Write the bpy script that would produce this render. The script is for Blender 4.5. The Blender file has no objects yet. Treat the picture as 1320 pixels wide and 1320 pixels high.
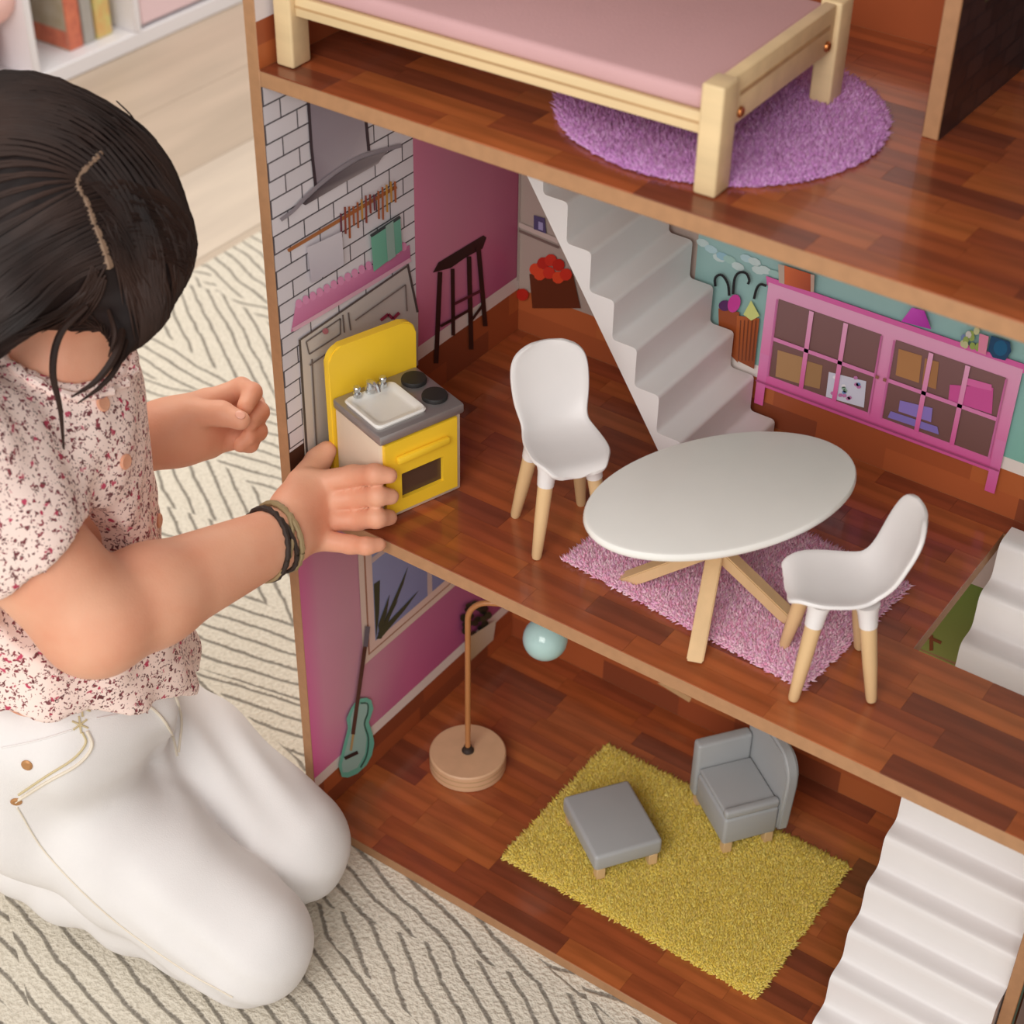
import bpy, bmesh, math, random
import numpy as np
from mathutils import Vector, Matrix, noise
from mathutils.bvhtree import BVHTree
random.seed(7); np.random.seed(7)
scene = bpy.context.scene
COL = scene.collection
# ------------------------------------------------------------------ camera
FPX, YAW, PITCH, ROLL = 2250.14, -.60138, .65893, -.01923
CAM = np.array([.74072, -.78158, 1.17235])
DEP, TOP = 0.3016, 0.7058          # depth of the doll house, height of its top floor
MID = 0.36                         # height of its middle floor
GND = -0.012                       # room rug level (under the house's bottom board)
def cam_axes():
    cy, sy, cp, sp = math.cos(YAW), math.sin(YAW), math.cos(PITCH), math.sin(PITCH)
    f = np.array([sy*cp, cy*cp, -sp]); r = np.array([cy, -sy, 0.0]); d = np.cross(f, r)
    cr, sr = math.cos(ROLL), math.sin(ROLL)
    return cr*r + sr*d, -sr*r + cr*d, f
RT, DN, FW = cam_axes()
cd = bpy.data.cameras.new('camera'); cam = bpy.data.objects.new('camera', cd); COL.objects.link(cam)
cam.matrix_world = Matrix(((RT[0], -DN[0], -FW[0], CAM[0]), (RT[1], -DN[1], -FW[1], CAM[1]), (RT[2], -DN[2], -FW[2], CAM[2]), (0, 0, 0, 1)))
cd.sensor_width = 36; cd.lens = FPX/1320*36; cd.clip_start = .02
cd.dof.use_dof = True; cd.dof.focus_distance = 1.33; cd.dof.aperture_fstop = 9
scene.camera = cam
# ------------------------------------------------------------------ light
w = bpy.data.worlds.new('world'); scene.world = w; w.use_nodes = True
w.node_tree.nodes['Background'].inputs[0].default_value = (1.0, .965, .92, 1)
w.node_tree.nodes['Background'].inputs[1].default_value = .66
def area(name, loc, target, size, power, col):
    l = bpy.data.lights.new(name, 'AREA'); l.shape = 'RECTANGLE'; l.size, l.size_y = size; l.energy = power; l.color = col
    o = bpy.data.objects.new(name, l); COL.objects.link(o); o.location = loc
    o.rotation_euler = (Vector(target)-Vector(loc)).to_track_quat('-Z', 'Y').to_euler(); return o
area('front_fill', (.75, -2.2, 1.9), (.1, .1, .3), (1.6, 1.4), 40, (1.0, .97, .93))  # added fill out of view, brightens the doll house interior from the front right
area('back_left_fill', (-1.0, .8, 2.3), (-.6, .5, 0), (1.3, 1.3), 24, (1.0, .93, .84))  # added overhead fill, lifts the floor and bookcase at the back left
vs = scene.view_settings; vs.view_transform = 'Standard'; vs.look = 'None'; vs.gamma = 1; vs.use_curve_mapping = False; vs.exposure = 0.08

# ------------------------------------------------------------------ sight helpers: photograph pixel -> point on a known plane
def ray(u, v): return RT*((u-660)/FPX) + DN*((v-660)/FPX) + FW
def onz(u, v, z): d = ray(u, v); return CAM + d*((z-CAM[2])/d[2])
def ony(u, v, y): d = ray(u, v); return CAM + d*((y-CAM[1])/d[1])
def onx(u, v, x): d = ray(u, v); return CAM + d*((x-CAM[0])/d[0])
def atd(u, v, t): return CAM + ray(u, v)*t
def onpl(u, v, p0, n): d = ray(u, v); return CAM + d*(np.dot(np.array(p0)-CAM, n)/np.dot(d, n))

# ------------------------------------------------------------------ materials
def s2l(c): return tuple(((x/255)/12.92 if x/255 <= .04045 else ((x/255+.055)/1.055)**2.4) for x in c)
MATS = {}
def mat(name, rgb, rough=.5, metal=0, var=0, scale=40, bump=0, bscale=200, coat=0, sss=0, sheen=0, rgb2=None, stretch=None, spec=None):
    m = bpy.data.materials.new(name); m.use_nodes = True; nt = m.node_tree; b = nt.nodes['Principled BSDF']
    c = s2l(rgb); b.inputs['Base Color'].default_value = (*c, 1); b.inputs['Roughness'].default_value = rough; b.inputs['Metallic'].default_value = metal
    if spec is not None: b.inputs['Specular IOR Level'].default_value = spec
    if coat: b.inputs['Coat Weight'].default_value = coat; b.inputs['Coat Roughness'].default_value = .07
    if sss:
        b.inputs['Subsurface Weight'].default_value = sss; b.inputs['Subsurface Radius'].default_value = (.012, .005, .003); b.inputs['Subsurface Scale'].default_value = .6
    if sheen: b.inputs['Sheen Weight'].default_value = sheen
    tc = nt.nodes.new('ShaderNodeTexCoord'); src = tc.outputs['Object']
    if stretch:
        mp = nt.nodes.new('ShaderNodeMapping'); mp.inputs['Scale'].default_value = stretch; nt.links.new(src, mp.inputs['Vector']); src = mp.outputs['Vector']
    if var or rgb2:
        n = nt.nodes.new('ShaderNodeTexNoise'); n.inputs['Scale'].default_value = scale; n.inputs['Detail'].default_value = 5; nt.links.new(src, n.inputs['Vector'])
        r = nt.nodes.new('ShaderNodeValToRGB'); e = r.color_ramp.elements
        c2 = s2l(rgb2) if rgb2 else tuple(max(0, x*(1-var)) for x in c)
        e[0].position, e[1].position = .32, .68; e[0].color = (*c2, 1); e[1].color = (*c, 1)
        nt.links.new(n.outputs['Fac'], r.inputs['Fac']); nt.links.new(r.outputs['Color'], b.inputs['Base Color'])
    if bump:
        n2 = nt.nodes.new('ShaderNodeTexNoise'); n2.inputs['Scale'].default_value = bscale; n2.inputs['Detail'].default_value = 4; nt.links.new(src, n2.inputs['Vector'])
        bp = nt.nodes.new('ShaderNodeBump'); bp.inputs['Strength'].default_value = bump; bp.inputs['Distance'].default_value = .002
        nt.links.new(n2.outputs['Fac'], bp.inputs['Height']); nt.links.new(bp.outputs['Normal'], b.inputs['Normal'])
    MATS[name] = m; return m
mat('mdf', (176, 130, 92), .6, var=.12, scale=120)
mat('white_plastic', (232, 228, 228), .38, var=.02)
mat('white_lacquer', (238, 236, 232), .3, var=.02)
mat('pale_wood', (226, 190, 142), .5, var=.14, scale=60, stretch=(1, 1, .12))
mat('birch', (232, 204, 158), .5, var=.14, scale=70, stretch=(.1, 1, 1))
mat('ply_dark', (196, 158, 112), .6, var=.2, scale=90, stretch=(.1, 1, 1))
mat('lamp_wood', (222, 178, 140), .5, var=.08, scale=60)
mat('yellow_paint', (252, 208, 52), .4, var=.03)
mat('cream_paint', (228, 208, 186), .45, var=.03)
mat('grey_metal', (162, 156, 156), .3, metal=.55)
mat('steel', (205, 208, 210), .2, metal=.9)
mat('black_rubber', (38, 36, 36), .55)
mat('oven_dark', (84, 62, 50), .3)
mat('grey_paint', (172, 174, 176), .45, var=.03)
mat('copper', (190, 120, 70), .3, metal=.9)
mat('bronze_wood', (190, 128, 78), .35, var=.12)
mat('mint_glass', (186, 222, 220), .15, coat=.4)
mat('mattress', (206, 162, 164), .75, var=.05, scale=12, bump=.15, bscale=700)
mat('pillow', (238, 228, 232), .8, bump=.15, bscale=600)
mat('skin', (230, 172, 142), .55, scale=22, sss=.12, rgb2=(222, 154, 124), bump=.08, bscale=500)
mat('nail', (232, 172, 150), .3)
mat('lips', (190, 100, 90), .4)
mat('eye_dark', (40, 26, 20), .2)
mat('hair', (36, 24, 22), .6, rgb2=(24, 15, 15), scale=30, spec=.2)
mat('hair_strand', (56, 37, 30), .55, rgb2=(26, 17, 16), scale=16, spec=.25)
mat('scalp', (138, 112, 92), .6)
mat('denim', (234, 231, 231), .8, var=.02, bump=.12, bscale=900)
mat('stitch', (230, 220, 204), .7)
mat('gold_stitch', (206, 190, 150), .7)
mat('cord_dark', (48, 34, 28), .7); mat('cord_tan', (150, 128, 92), .6)
mat('shelf_white', (238, 236, 240), .4)
mat('shelf_pink', (240, 212, 218), .5)
mat('room_wall', (226, 222, 216), .8)
PLANK = [mat('floor_plank_%d' % i, c, .26, rgb2=tuple(int(x*.78) for x in c), scale=26, stretch=(.35, 3.2, 1), coat=.45) for i, c in enumerate([(184, 98, 54), (172, 88, 50), (160, 80, 48), (190, 104, 56), (138, 70, 46), (178, 92, 48)])]
OAK = [mat('oak_plank_%d' % i, c, .45, rgb2=tuple(int(x*.92) for x in c), scale=5, stretch=(4, .5, 1)) for i, c in enumerate([(216, 198, 178), (208, 190, 170), (220, 204, 186), (204, 184, 164)])]
def attr_mat(name, rough, spec=.4):
    m = bpy.data.materials.new(name); m.use_nodes = True; nt = m.node_tree; b = nt.nodes['Principled BSDF']; b.inputs['Roughness'].default_value = rough
    b.inputs['Specular IOR Level'].default_value = spec
    a = nt.nodes.new('ShaderNodeAttribute'); a.attribute_name = 'Col'; nt.links.new(a.outputs['Color'], b.inputs['Base Color']); MATS[name] = m
attr_mat('print', .38); attr_mat('pile', .9, .1)
def floral():
    m = bpy.data.materials.new('floral'); m.use_nodes = True; nt = m.node_tree; b = nt.nodes['Principled BSDF']; b.inputs['Roughness'].default_value = .85
    tc = nt.nodes.new('ShaderNodeTexCoord'); nz = nt.nodes.new('ShaderNodeTexNoise'); nz.inputs['Scale'].default_value = 260
    mx = nt.nodes.new('ShaderNodeMixRGB'); mx.inputs[0].default_value = .010; nt.links.new(tc.outputs['Object'], mx.inputs[1]); nt.links.new(tc.outputs['Object'], nz.inputs['Vector']); nt.links.new(nz.outputs['Color'], mx.inputs[2])
    base = s2l((250, 226, 218)); last = None
    for sc, th, cols in ((170, .27, ((98, 52, 54), (150, 58, 72))), (290, .27, ((96, 66, 64), (140, 76, 84))), (95, .17, ((200, 72, 104), (182, 56, 84)))):
        v = nt.nodes.new('ShaderNodeTexVoronoi'); v.inputs['Scale'].default_value = sc; nt.links.new(mx.outputs[0], v.inputs['Vector'])
        lt = nt.nodes.new('ShaderNodeMapRange'); lt.inputs['From Min'].default_value = th+.07; lt.inputs['From Max'].default_value = th-.02; nt.links.new(v.outputs['Distance'], lt.inputs['Value'])
        sep = nt.nodes.new('ShaderNodeSeparateColor'); nt.links.new(v.outputs['Color'], sep.inputs[0])
        cm = nt.nodes.new('ShaderNodeMixRGB'); cm.inputs[1].default_value = (*s2l(cols[0]), 1); cm.inputs[2].default_value = (*s2l(cols[1]), 1); nt.links.new(sep.outputs[0], cm.inputs[0])
        o = nt.nodes.new('ShaderNodeMixRGB'); nt.links.new(lt.outputs[0], o.inputs[0]); nt.links.new(cm.outputs[0], o.inputs[2])
        if last is None: o.inputs[1].default_value = (*base, 1)
        else: nt.links.new(last, o.inputs[1])
        last = o.outputs[0]
    nt.links.new(last, b.inputs['Base Color']); MATS['floral'] = m
floral()
def rug_mat():
    m = bpy.data.materials.new('rug'); m.use_nodes = True; nt = m.node_tree; b = nt.nodes['Principled BSDF']; b.inputs['Roughness'].default_value = .95; b.inputs['Specular IOR Level'].default_value = .1
    a = nt.nodes.new('ShaderNodeAttribute'); a.attribute_name = 'stripe'
    tc = nt.nodes.new('ShaderNodeTexCoord')
    n1 = nt.nodes.new('ShaderNodeTexNoise'); n1.inputs['Scale'].default_value = 14; n1.inputs['Detail'].default_value = 3; nt.links.new(tc.outputs['Object'], n1.inputs['Vector'])
    n2 = nt.nodes.new('ShaderNodeTexNoise'); n2.inputs['Scale'].default_value = 260; n2.inputs['Detail'].default_value = 3; nt.links.new(tc.outputs['Object'], n2.inputs['Vector'])
    def mth(op, x, y):
        k = nt.nodes.new('ShaderNodeMath'); k.operation = op
        for i, q in enumerate((x, y)):
            if isinstance(q, (int, float)): k.inputs[i].default_value = q
            elif q is not None: nt.links.new(q, k.inputs[i])
        return k.outputs[0]
    s = mth('ADD', a.outputs['Fac'], mth('MULTIPLY', n1.outputs['Fac'], .9))
    s = mth('ADD', s, mth('MULTIPLY', n2.outputs['Fac'], .16))
    t = mth('ABSOLUTE', mth('SUBTRACT', mth('FRACT', s, None), .5), None)
    r = nt.nodes.new('ShaderNodeValToRGB'); e = r.color_ramp.elements
    e[0].position, e[1].position = .055, .135; e[0].color = (*s2l((150, 143, 133)), 1); e[1].color = (*s2l((233, 225, 210)), 1)
    nt.links.new(t, r.inputs['Fac'])
    mx = nt.nodes.new('ShaderNodeMixRGB'); mx.blend_type = 'MULTIPLY'; mx.inputs[0].default_value = 1; nt.links.new(r.outputs['Color'], mx.inputs[1])
    r2 = nt.nodes.new('ShaderNodeValToRGB'); r2.color_ramp.elements[0].color = (.8, .79, .77, 1); r2.color_ramp.elements[0].position = .3; r2.color_ramp.elements[1].position = .62; nt.links.new(n2.outputs['Fac'], r2.inputs['Fac']); nt.links.new(r2.outputs['Color'], mx.inputs[2])
    nt.links.new(mx.outputs[0], b.inputs['Base Color'])
    bp = nt.nodes.new('ShaderNodeBump'); bp.inputs['Strength'].default_value = .7; bp.inputs['Distance'].default_value = .004
    nt.links.new(mth('ADD', n2.outputs['Fac'], mth('MULTIPLY', r.outputs['Color'], .5)), bp.inputs['Height']); nt.links.new(bp.outputs['Normal'], b.inputs['Normal']); MATS['rug'] = m
rug_mat()

# ------------------------------------------------------------------ mesh helpers
def link(name, me, m=None, parent=None, smooth=False):
    o = bpy.data.objects.new(name, me); COL.objects.link(o)
    if m: me.materials.append(MATS[m] if isinstance(m, str) else m)
    if parent is not None: o.parent = parent
    if smooth: me.polygons.foreach_set('use_smooth', [True]*len(me.polygons))
    return o
def fin(name, bm, m, parent=None, smooth=False):
    bmesh.ops.recalc_face_normals(bm, faces=bm.faces)
    me = bpy.data.meshes.new(name); bm.to_mesh(me); bm.free(); o = link(name, me, m, parent)
    if smooth:
        me.polygons.foreach_set('use_smooth', [True]*len(me.polygons)); me.set_sharp_from_angle(angle=math.radians(38))
    return o
def tag(o, label, cat=None, group=None, kind=None):
    if label: o['label'] = label
    if cat: o['category'] = cat
    if group: o['group'] = group
    if kind: o['kind'] = kind
    return o
def thing(name, label, cat, loc=(0, 0, 0), rz=0, group=None):
    o = bpy.data.objects.new(name, None); COL.objects.link(o); o.location = loc; o.rotation_euler = (0, 0, rz); o.empty_display_size = .02
    return tag(o, label, cat, group)
def bbox(bm, x0, x1, y0, y1, z0, z1, bev=0, seg=2, M=None):
    r = bmesh.ops.create_cube(bm, size=1); vs_ = r['verts']
    bmesh.ops.scale(bm, vec=(x1-x0, y1-y0, z1-z0), verts=vs_); bmesh.ops.translate(bm, vec=((x0+x1)/2, (y0+y1)/2, (z0+z1)/2), verts=vs_)
    if bev:
        es = list({e for v in vs_ for e in v.link_edges})
        r2 = bmesh.ops.bevel(bm, geom=es, offset=bev, segments=seg, affect='EDGES', profile=.5); vs_ = list({v for f in r2['faces'] for v in f.verts} | {v for v in vs_ if v.is_valid})
    if M is not None: bmesh.ops.transform(bm, matrix=M, verts=[v for v in vs_ if v.is_valid])
    return vs_
def box(name, dims, m, parent=None, bev=0, seg=2, M=None):
    bm = bmesh.new(); bbox(bm, *dims, bev=bev, seg=seg, M=M); return fin(name, bm, m, parent, smooth=bev > 0)
def prism(bm, pts, a, b, axis):
    """pts 2-D outline; extruded from a to b along axis"""
    def mk(q, h): return {'x': (h, q[0], q[1]), 'y': (q[0], h, q[1]), 'z': (q[0], q[1], h)}[axis]
    A = [bm.verts.new(mk(q, a)) for q in pts]; B = [bm.verts.new(mk(q, b)) for q in pts]; n = len(pts)
    bm.faces.new(A); bm.faces.new(B[::-1])
    for i in range(n): bm.faces.new((A[i], A[(i+1) % n], B[(i+1) % n], B[i]))
def frame_from(t):
    t = Vector(t).normalized(); a = Vector((0, 0, 1)) if abs(t.z) < .9 else Vector((1, 0, 0)); u = t.cross(a).normalized(); return u, t.cross(u)
def tube(bm, pts, rad, n=8, caps=True):
    pts = [Vector(q) for q in pts]; rs = rad if hasattr(rad, '__len__') else [rad]*len(pts); rings = []; u = None
    for i, q in enumerate(pts):
        t = (pts[min(i+1, len(pts)-1)]-pts[max(i-1, 0)]).normalized()
        if u is None: u, _ = frame_from(t)
        u = (u-t*u.dot(t)).normalized(); v = t.cross(u)
        rings.append([bm.verts.new(q+(u*math.cos(2*math.pi*k/n)+v*math.sin(2*math.pi*k/n))*rs[i]) for k in range(n)])
    for i in range(len(rings)-1):
        for k in range(n): bm.faces.new((rings[i][k], rings[i][(k+1) % n], rings[i+1][(k+1) % n], rings[i+1][k]))
    if caps: bm.faces.new(rings[0][::-1]); bm.faces.new(rings[-1])
def lathe(bm, prof, n=32, c=(0, 0, 0)):
    rings = []
    for r, z in prof: rings.append([bm.verts.new((c[0]+r*math.cos(2*math.pi*k/n), c[1]+r*math.sin(2*math.pi*k/n), c[2]+z)) for k in range(n)] if r > 1e-6 else [bm.verts.new((c[0], c[1], c[2]+z))])
    for A, B in zip(rings, rings[1:]):
        for k in range(n):
            j = (k+1) % n
            if len(A) == 1: bm.faces.new((A[0], B[j], B[k]))
            elif len(B) == 1: bm.faces.new((A[k], A[j], B[0]))
            else: bm.faces.new((A[k], A[j], B[j], B[k]))
    for R_, fl in ((rings[0], True), (rings[-1], False)):
        if len(R_) > 1: bm.faces.new(R_[::-1] if fl else R_)
def bez(pts, n=12):
    """Catmull-Rom through pts"""
    P_ = [np.array(q, float) for q in pts]; P_ = [2*P_[0]-P_[1]]+P_+[2*P_[-1]-P_[-2]]; out = []
    for i in range(1, len(P_)-2):
        for k in range(n):
            t = k/n; a, b, c, d = P_[i-1:i+3]
            out.append(.5*((2*b)+(c-a)*t+(2*a-5*b+4*c-d)*t*t+(3*b-a-3*c+d)*t**3))
    out.append(P_[-2]); return out
# flat prints on the panels: polygons with a printed colour each, laid in thin layers on the panel's own plane
class Print:
    def __init__(s, plane): s.plane = plane; s.v = []; s.f = []; s.c = []; s.k = 0
    def poly(s, pts, col, world=False):
        s.k += 1; off = .00012*s.k; base = len(s.v); cols = col if isinstance(col[0], (tuple, list)) else [col]*len(pts)
        for q, c in zip(pts, cols):
            if s.plane == 'left': y, z = q if world else onx(q[0], q[1], 0)[1:]; s.v.append((off, y, z))
            elif s.plane == 'back': x, z = q if world else ony(q[0], q[1], DEP)[[0, 2]]; s.v.append((x, DEP-off, z))
            elif s.plane[0] == 'divx': y, z = q; s.v.append((s.plane[1]+off, y, z))
            s.c.append((*s2l(c), 1))
        s.f.append(list(range(base, base+len(pts)))); return s
    def wood(s, a0, a1, z0, z1, rows=2):
        """printed plank strip along the foot of a wall"""
        rr = random.Random(int(a1*1000)+int(z0*1000))
        for i in range(rows):
            b0, b1 = z0+(z1-z0)*i/rows, z0+(z1-z0)*(i+1)/rows; x = a0-rr.random()*.05
            while x < a1:
                L = rr.choice((.06, .085, .11)); c = rr.choice([(176, 92, 52), (164, 84, 48), (156, 78, 46), (180, 98, 54), (138, 70, 44)])
                if min(x+L, a1) > max(x, a0): s.poly([(max(x, a0), b0), (min(x+L, a1), b0), (min(x+L, a1), b1), (max(x, a0), b1)], c, True); s.k -= 1
                x += L
        s.k += 1; return s
    def line(s, pts, wd, col):
        pts = [np.array(q, float) for q in pts]
        for a, b in zip(pts, pts[1:]):
            d = b-a; n = np.array([-d[1], d[0]])/max(1e-6, np.hypot(*d))*wd/2; s.poly([a+n, b+n, b-n, a-n], col); s.k -= 1
        s.k += 1; return s
    def disc(s, c, rx, ry, col, rot=0, n=14):
        cr, sr = math.cos(rot), math.sin(rot)
        return s.poly([(c[0]+rx*math.cos(a)*cr-ry*math.sin(a)*sr, c[1]+rx*math.cos(a)*sr+ry*math.sin(a)*cr) for a in [2*math.pi*k/n for k in range(n)]], col)
    def build(s, name, parent, label=None):
        me = bpy.data.meshes.new(name); me.from_pydata([tuple(q) for q in s.v], [], s.f); ca = me.color_attributes.new('Col', 'FLOAT_COLOR', 'POINT')
        ca.data.foreach_set('color', [x for c in s.c for x in c]); o = link(name, me, 'print', parent)
        if label: o['label'] = label
        return o
# ------------------------------------------------------------------ the room: floor, rug, wall, bookcase
WID = .74                                                     # width of the doll house
fl = box('floor', (-1.75, 2.2, -2.2, 2.6, GND-.05, GND-.0105), 'room_wall'); tag(fl, None, kind='structure')
x = -1.75; k = 0
while x < .1:
    y = -.7 - random.random()*.8
    while y < 2.6:
        L = 1.1 + random.random()*.5; y1 = min(y+L, 2.6)
        if x < .9 and y1 > -.2:
            o = box('plank', (x+.0006, x+.1894, y+.0006, y1-.0006, GND-.0105, GND-.008), OAK[k % 4], fl, bev=.0005, seg=1)
        y = y1; k += 1 + (random.random() < .4)
    x += .19
wl = box('wall_left', (-1.80, -1.75, -2.2, 2.6, GND-.05, 2.4), 'room_wall'); tag(wl, None, kind='structure')
# area rug with facets of raised stripes, each facet its own stripe direction
def rug():
    verts, faces, stripe = [], [], []
    P_ = .0185
    A1, A2, A3 = math.radians(-33), math.radians(12), math.radians(78)
    e1 = np.array([math.cos(A1), math.sin(A1)]); e2 = np.array([math.cos(A2), math.sin(A2)])
    S = .30; org = np.array([.30, -.015]); X0, X1, Y0, Y1 = -.775, 1.1, -1.2, 1.6
    def clip(poly):
        for ax, lim, sg in ((0, X0, 1), (0, X1, -1), (1, Y0, 1), (1, Y1, -1)):
            out = []
            for i in range(len(poly)):
                a, b = poly[i-1], poly[i]; da, db = (a[ax]-lim)*sg, (b[ax]-lim)*sg
                if da >= 0: out.append(a)
                if da*db < 0: t = da/(da-db); out.append(a+(b-a)*t)
            # keep order
            poly = out
            if len(poly) < 3: return []
        return poly
    rnd = random.Random(5)
    for i in range(-9, 10):
        for j in range(-9, 10):
            o = org+e1*S*i+e2*S*j; a, b, c, d = o, o+e1*S, o+e1*S+e2*S, o+e2*S
            for t, tri in enumerate(((a, b, c), (a, c, d))):
                poly = clip([np.array(q) for q in tri])
                if not poly: continue
                ang = (A1, A2, A2, A1)[(2*(i+j)+t) % 4] if rnd.random() < .7 else (A1+A2)/2+rnd.uniform(-.2, .2)
                n = np.array([-math.sin(ang), math.cos(ang)]); base = len(verts); ph = rnd.random()
                for q in poly: verts.append((q[0], q[1], GND)); stripe.append((q@n)/P_+ph)
                faces.append(list(range(base, base+len(poly))))
    # the thickness
    base = len(verts)
    for z in (GND-.0003, GND-.008):
        for q in ((X0, Y0), (X1, Y0), (X1, Y1), (X0, Y1)): verts.append((*q, z)); stripe.append(.0)
    faces += [[base, base+1, base+2, base+3], [base+7, base+6, base+5, base+4]]+[[base+i, base+(i+1) % 4, base+4+(i+1) % 4, base+4+i] for i in range(4)]
    me = bpy.data.meshes.new('area_rug'); me.from_pydata(verts, [], faces); at = me.attributes.new('stripe', 'FLOAT', 'POINT'); at.data.foreach_set('value', stripe)
    o = link('area_rug', me, 'rug'); tag(o, 'large cream rug with grey stripes in changing directions under the doll house', 'rug')
rug()
# bookcase at the top left of the photograph, front plane x = -1.37
BX = -1.37; fz = GND-.008
bc = thing('bookcase', 'low white bookcase with pink bins on the wooden floor', 'bookcase', (BX, 1.0, fz))
def bcp(name, d, m='shelf_white', bev=.002): return box(name, (d[0]-BX, d[1]-BX, d[2]-1.0, d[3]-1.0, d[4]-fz, d[5]-fz), m, bc, bev=bev, seg=1)
bcp('bottom_board', (BX-.30, BX, .40, 1.80, fz, .008)); bcp('back_board', (BX-.31, BX-.302, .40, 1.80, fz, .66))
bcp('top_board', (BX-.30, BX, .40, 1.80, .64, .66)); bcp('middle_board', (BX-.295, BX-.001, .42, 1.78, .32, .335))
for yy in (.40, .930, 1.155, 1.785): bcp('upright', (BX-.30, BX+.001, yy, yy+.015, .0082, .639))
bcp('pink_bin_front', (BX-.012, BX-.004, 1.174, 1.46, .014, .30), 'shelf_pink'); bcp('bin_window', (BX-.0042, BX-.001, 1.24, 1.40, .075, .20), 'shelf_white')
bcp('pink_bin_front', (BX-.012, BX-.004, 1.47, 1.78, .014, .30), 'shelf_pink')
mat('book_red', (226, 132, 100), .6, rgb2=(196, 104, 82), scale=60); mat('book_pale', (196, 186, 168), .6, rgb2=(176, 160, 132), scale=30); mat('book_grey', (176, 172, 166), .6, var=.1); mat('book_yellow', (212, 208, 132), .6, rgb2=(222, 176, 110), scale=60); mat('page', (236, 230, 214), .8); mat('toy_pink', (240, 196, 190), .9, bump=.3, bscale=120)
mat('book_blue', (150, 160, 176), .6, var=.1)
def book(y0, y1, dep, h, cover, label, front=None):
    t = thing('book', label, 'book', (BX-.03-dep/2, (y0+y1)/2, .0085), 0, 'picture books in the white bookcase'); hw = (y1-y0)/2
    box('cover', (dep/2-.003, dep/2, -hw, hw, 0, h), cover, t, bev=.001, seg=1)
    box('cover', (-dep/2, dep/2-.0031, -hw, -hw+.003, 0, h), front or cover, t); box('cover', (-dep/2, dep/2-.0031, hw-.003, hw, 0, h), cover, t)
    box('page_block', (-dep/2+.004, dep/2-.004, -hw+.0031, hw-.0031, .003, h-.004), 'page', t)
    if front: box('cover_band', (-dep/2+.001, dep/2-.0035, -hw-.0006, -hw, .002, h*.13), 'book_red', t)
book(1.036, 1.066, .20, .25, 'book_red', 'thick orange spined picture book with pale illustrated cover', 'book_pale')
book(1.070, 1.093, .17, .23, 'book_grey', 'grey spined book between the orange and the yellow one')
book(1.098, 1.132, .18, .26, 'book_yellow', 'yellow green patterned book next to the empty shelf space')
# pink soft toy in the left compartment
def toy():
    bm = bmesh.new()
    for c, r in (((0, 0, .06), .062), ((.035, .04, .13), .045), ((.03, -.05, .10), .03)):
        s = bmesh.ops.create_uvsphere(bm, u_segments=20, v_segments=12, radius=r); bmesh.ops.translate(bm, vec=c, verts=s['verts'])
    o = fin('soft_toy', bm, 'toy_pink', None, True); o.location = (BX-.085, .862, .0085); tag(o, 'pale pink soft toy in the left bookcase compartment', 'toy')
toy()

# ------------------------------------------------------------------ the doll house
H = thing('dollhouse', 'three storey wooden doll house with printed walls and open front', 'dollhouse', (0, 0, GND))
HM = Matrix.Translation((0, 0, -GND))
def hp(o): o.parent = H; o.matrix_parent_inverse = HM; return o
def hpart(name, dims, m, bev=0, label=None):
    o = hp(box(name, dims, m, None, bev=bev, seg=1))
    if label: o['label'] = label
    return o
TH = .012
left = hpart('side_wall', (-.0105, 0, 0, DEP, GND, 1.06), 'mdf', .0008, 'left side wall with printed kitchen and living room')
right_w = hpart('side_wall', (WID, WID+.0105, 0, DEP, GND, 1.06), 'mdf', .0008)
back = hpart('back_wall', (-.0105, WID+.0105, DEP, DEP+.005, GND, 1.06), 'mdf')
roof = hpart('shading_roof', (-.0105, WID+.0105, 0.0, DEP, 1.06, 1.072), 'mdf')  # out of view, put in to darken the top floor
def floor_panel(name, z, holes, label):
    if not holes: base = hpart(name, (0.0002, WID-.0002, 0, DEP-.0002, z-TH, z-.0009), 'mdf', .0006)
    else:
        hx0, hx1, hy0, hy1 = holes; bm = bmesh.new()
        for d in ((0.0002, WID-.0002, 0, hy0), (0.0002, hx0, hy0, hy1), (hx1, WID-.0002, hy0, hy1), (0.0002, WID-.0002, hy1, DEP-.0002)): bbox(bm, *d, z-TH, z-.0009)
        bmesh.ops.remove_doubles(bm, verts=bm.verts, dist=1e-6); base = hp(fin(name, bm, 'mdf'))
    base['label'] = label
    rows = [(i*.02033, (i+1)*.02033) for i in range(6)]+[(.122+i*.02, .122+(i+1)*.02) for i in range(8)]+[(.282, DEP-.0004)]
    for y0, y1 in rows:
        segs = [(0.0003, WID-.0003)]
        if holes and y0 > holes[2]-.003 and y1 < holes[3]+.003: segs = [(0.0003, holes[0]), (holes[1], WID-.0003)]
        for s0, s1 in segs:
            x = s0 - random.random()*.06
            while x < s1:
                L = random.choice((.062, .085, .085, .11)); a, b = max(x, s0), min(x+L, s1)
                if b-a > .004:
                    bm = bmesh.new(); bbox(bm, -(b-a)/2+.00008, (b-a)/2-.00008, -(y1-y0)/2+.00008, (y1-y0)/2-.00008, 0, .00088)
                    o = fin('plank', bm, random.choice(PLANK)); o.location = ((a+b)/2, (y0+y1)/2, z-.0009+.00002); o.parent = base
                x += L
    return base
g_floor = floor_panel('floor_panel', 0, None, 'ground floor board printed with reddish wood planks')
m_floor = floor_panel('floor_panel', MID, (.461, .602, .122, .282), 'middle floor board with the stair opening')
t_floor = floor_panel('floor_panel', TOP, None, 'top floor board with bed and purple rug')
div_t = hpart('divider_wall', (.386, .3968, .168, DEP-.0002, TOP+.0001, 1.0598), 'mdf', .0006)
div_g = hpart('divider_wall', (.5895, .600, .10, DEP-.0002, .0001, MID-TH), 'mdf', .0006)
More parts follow.
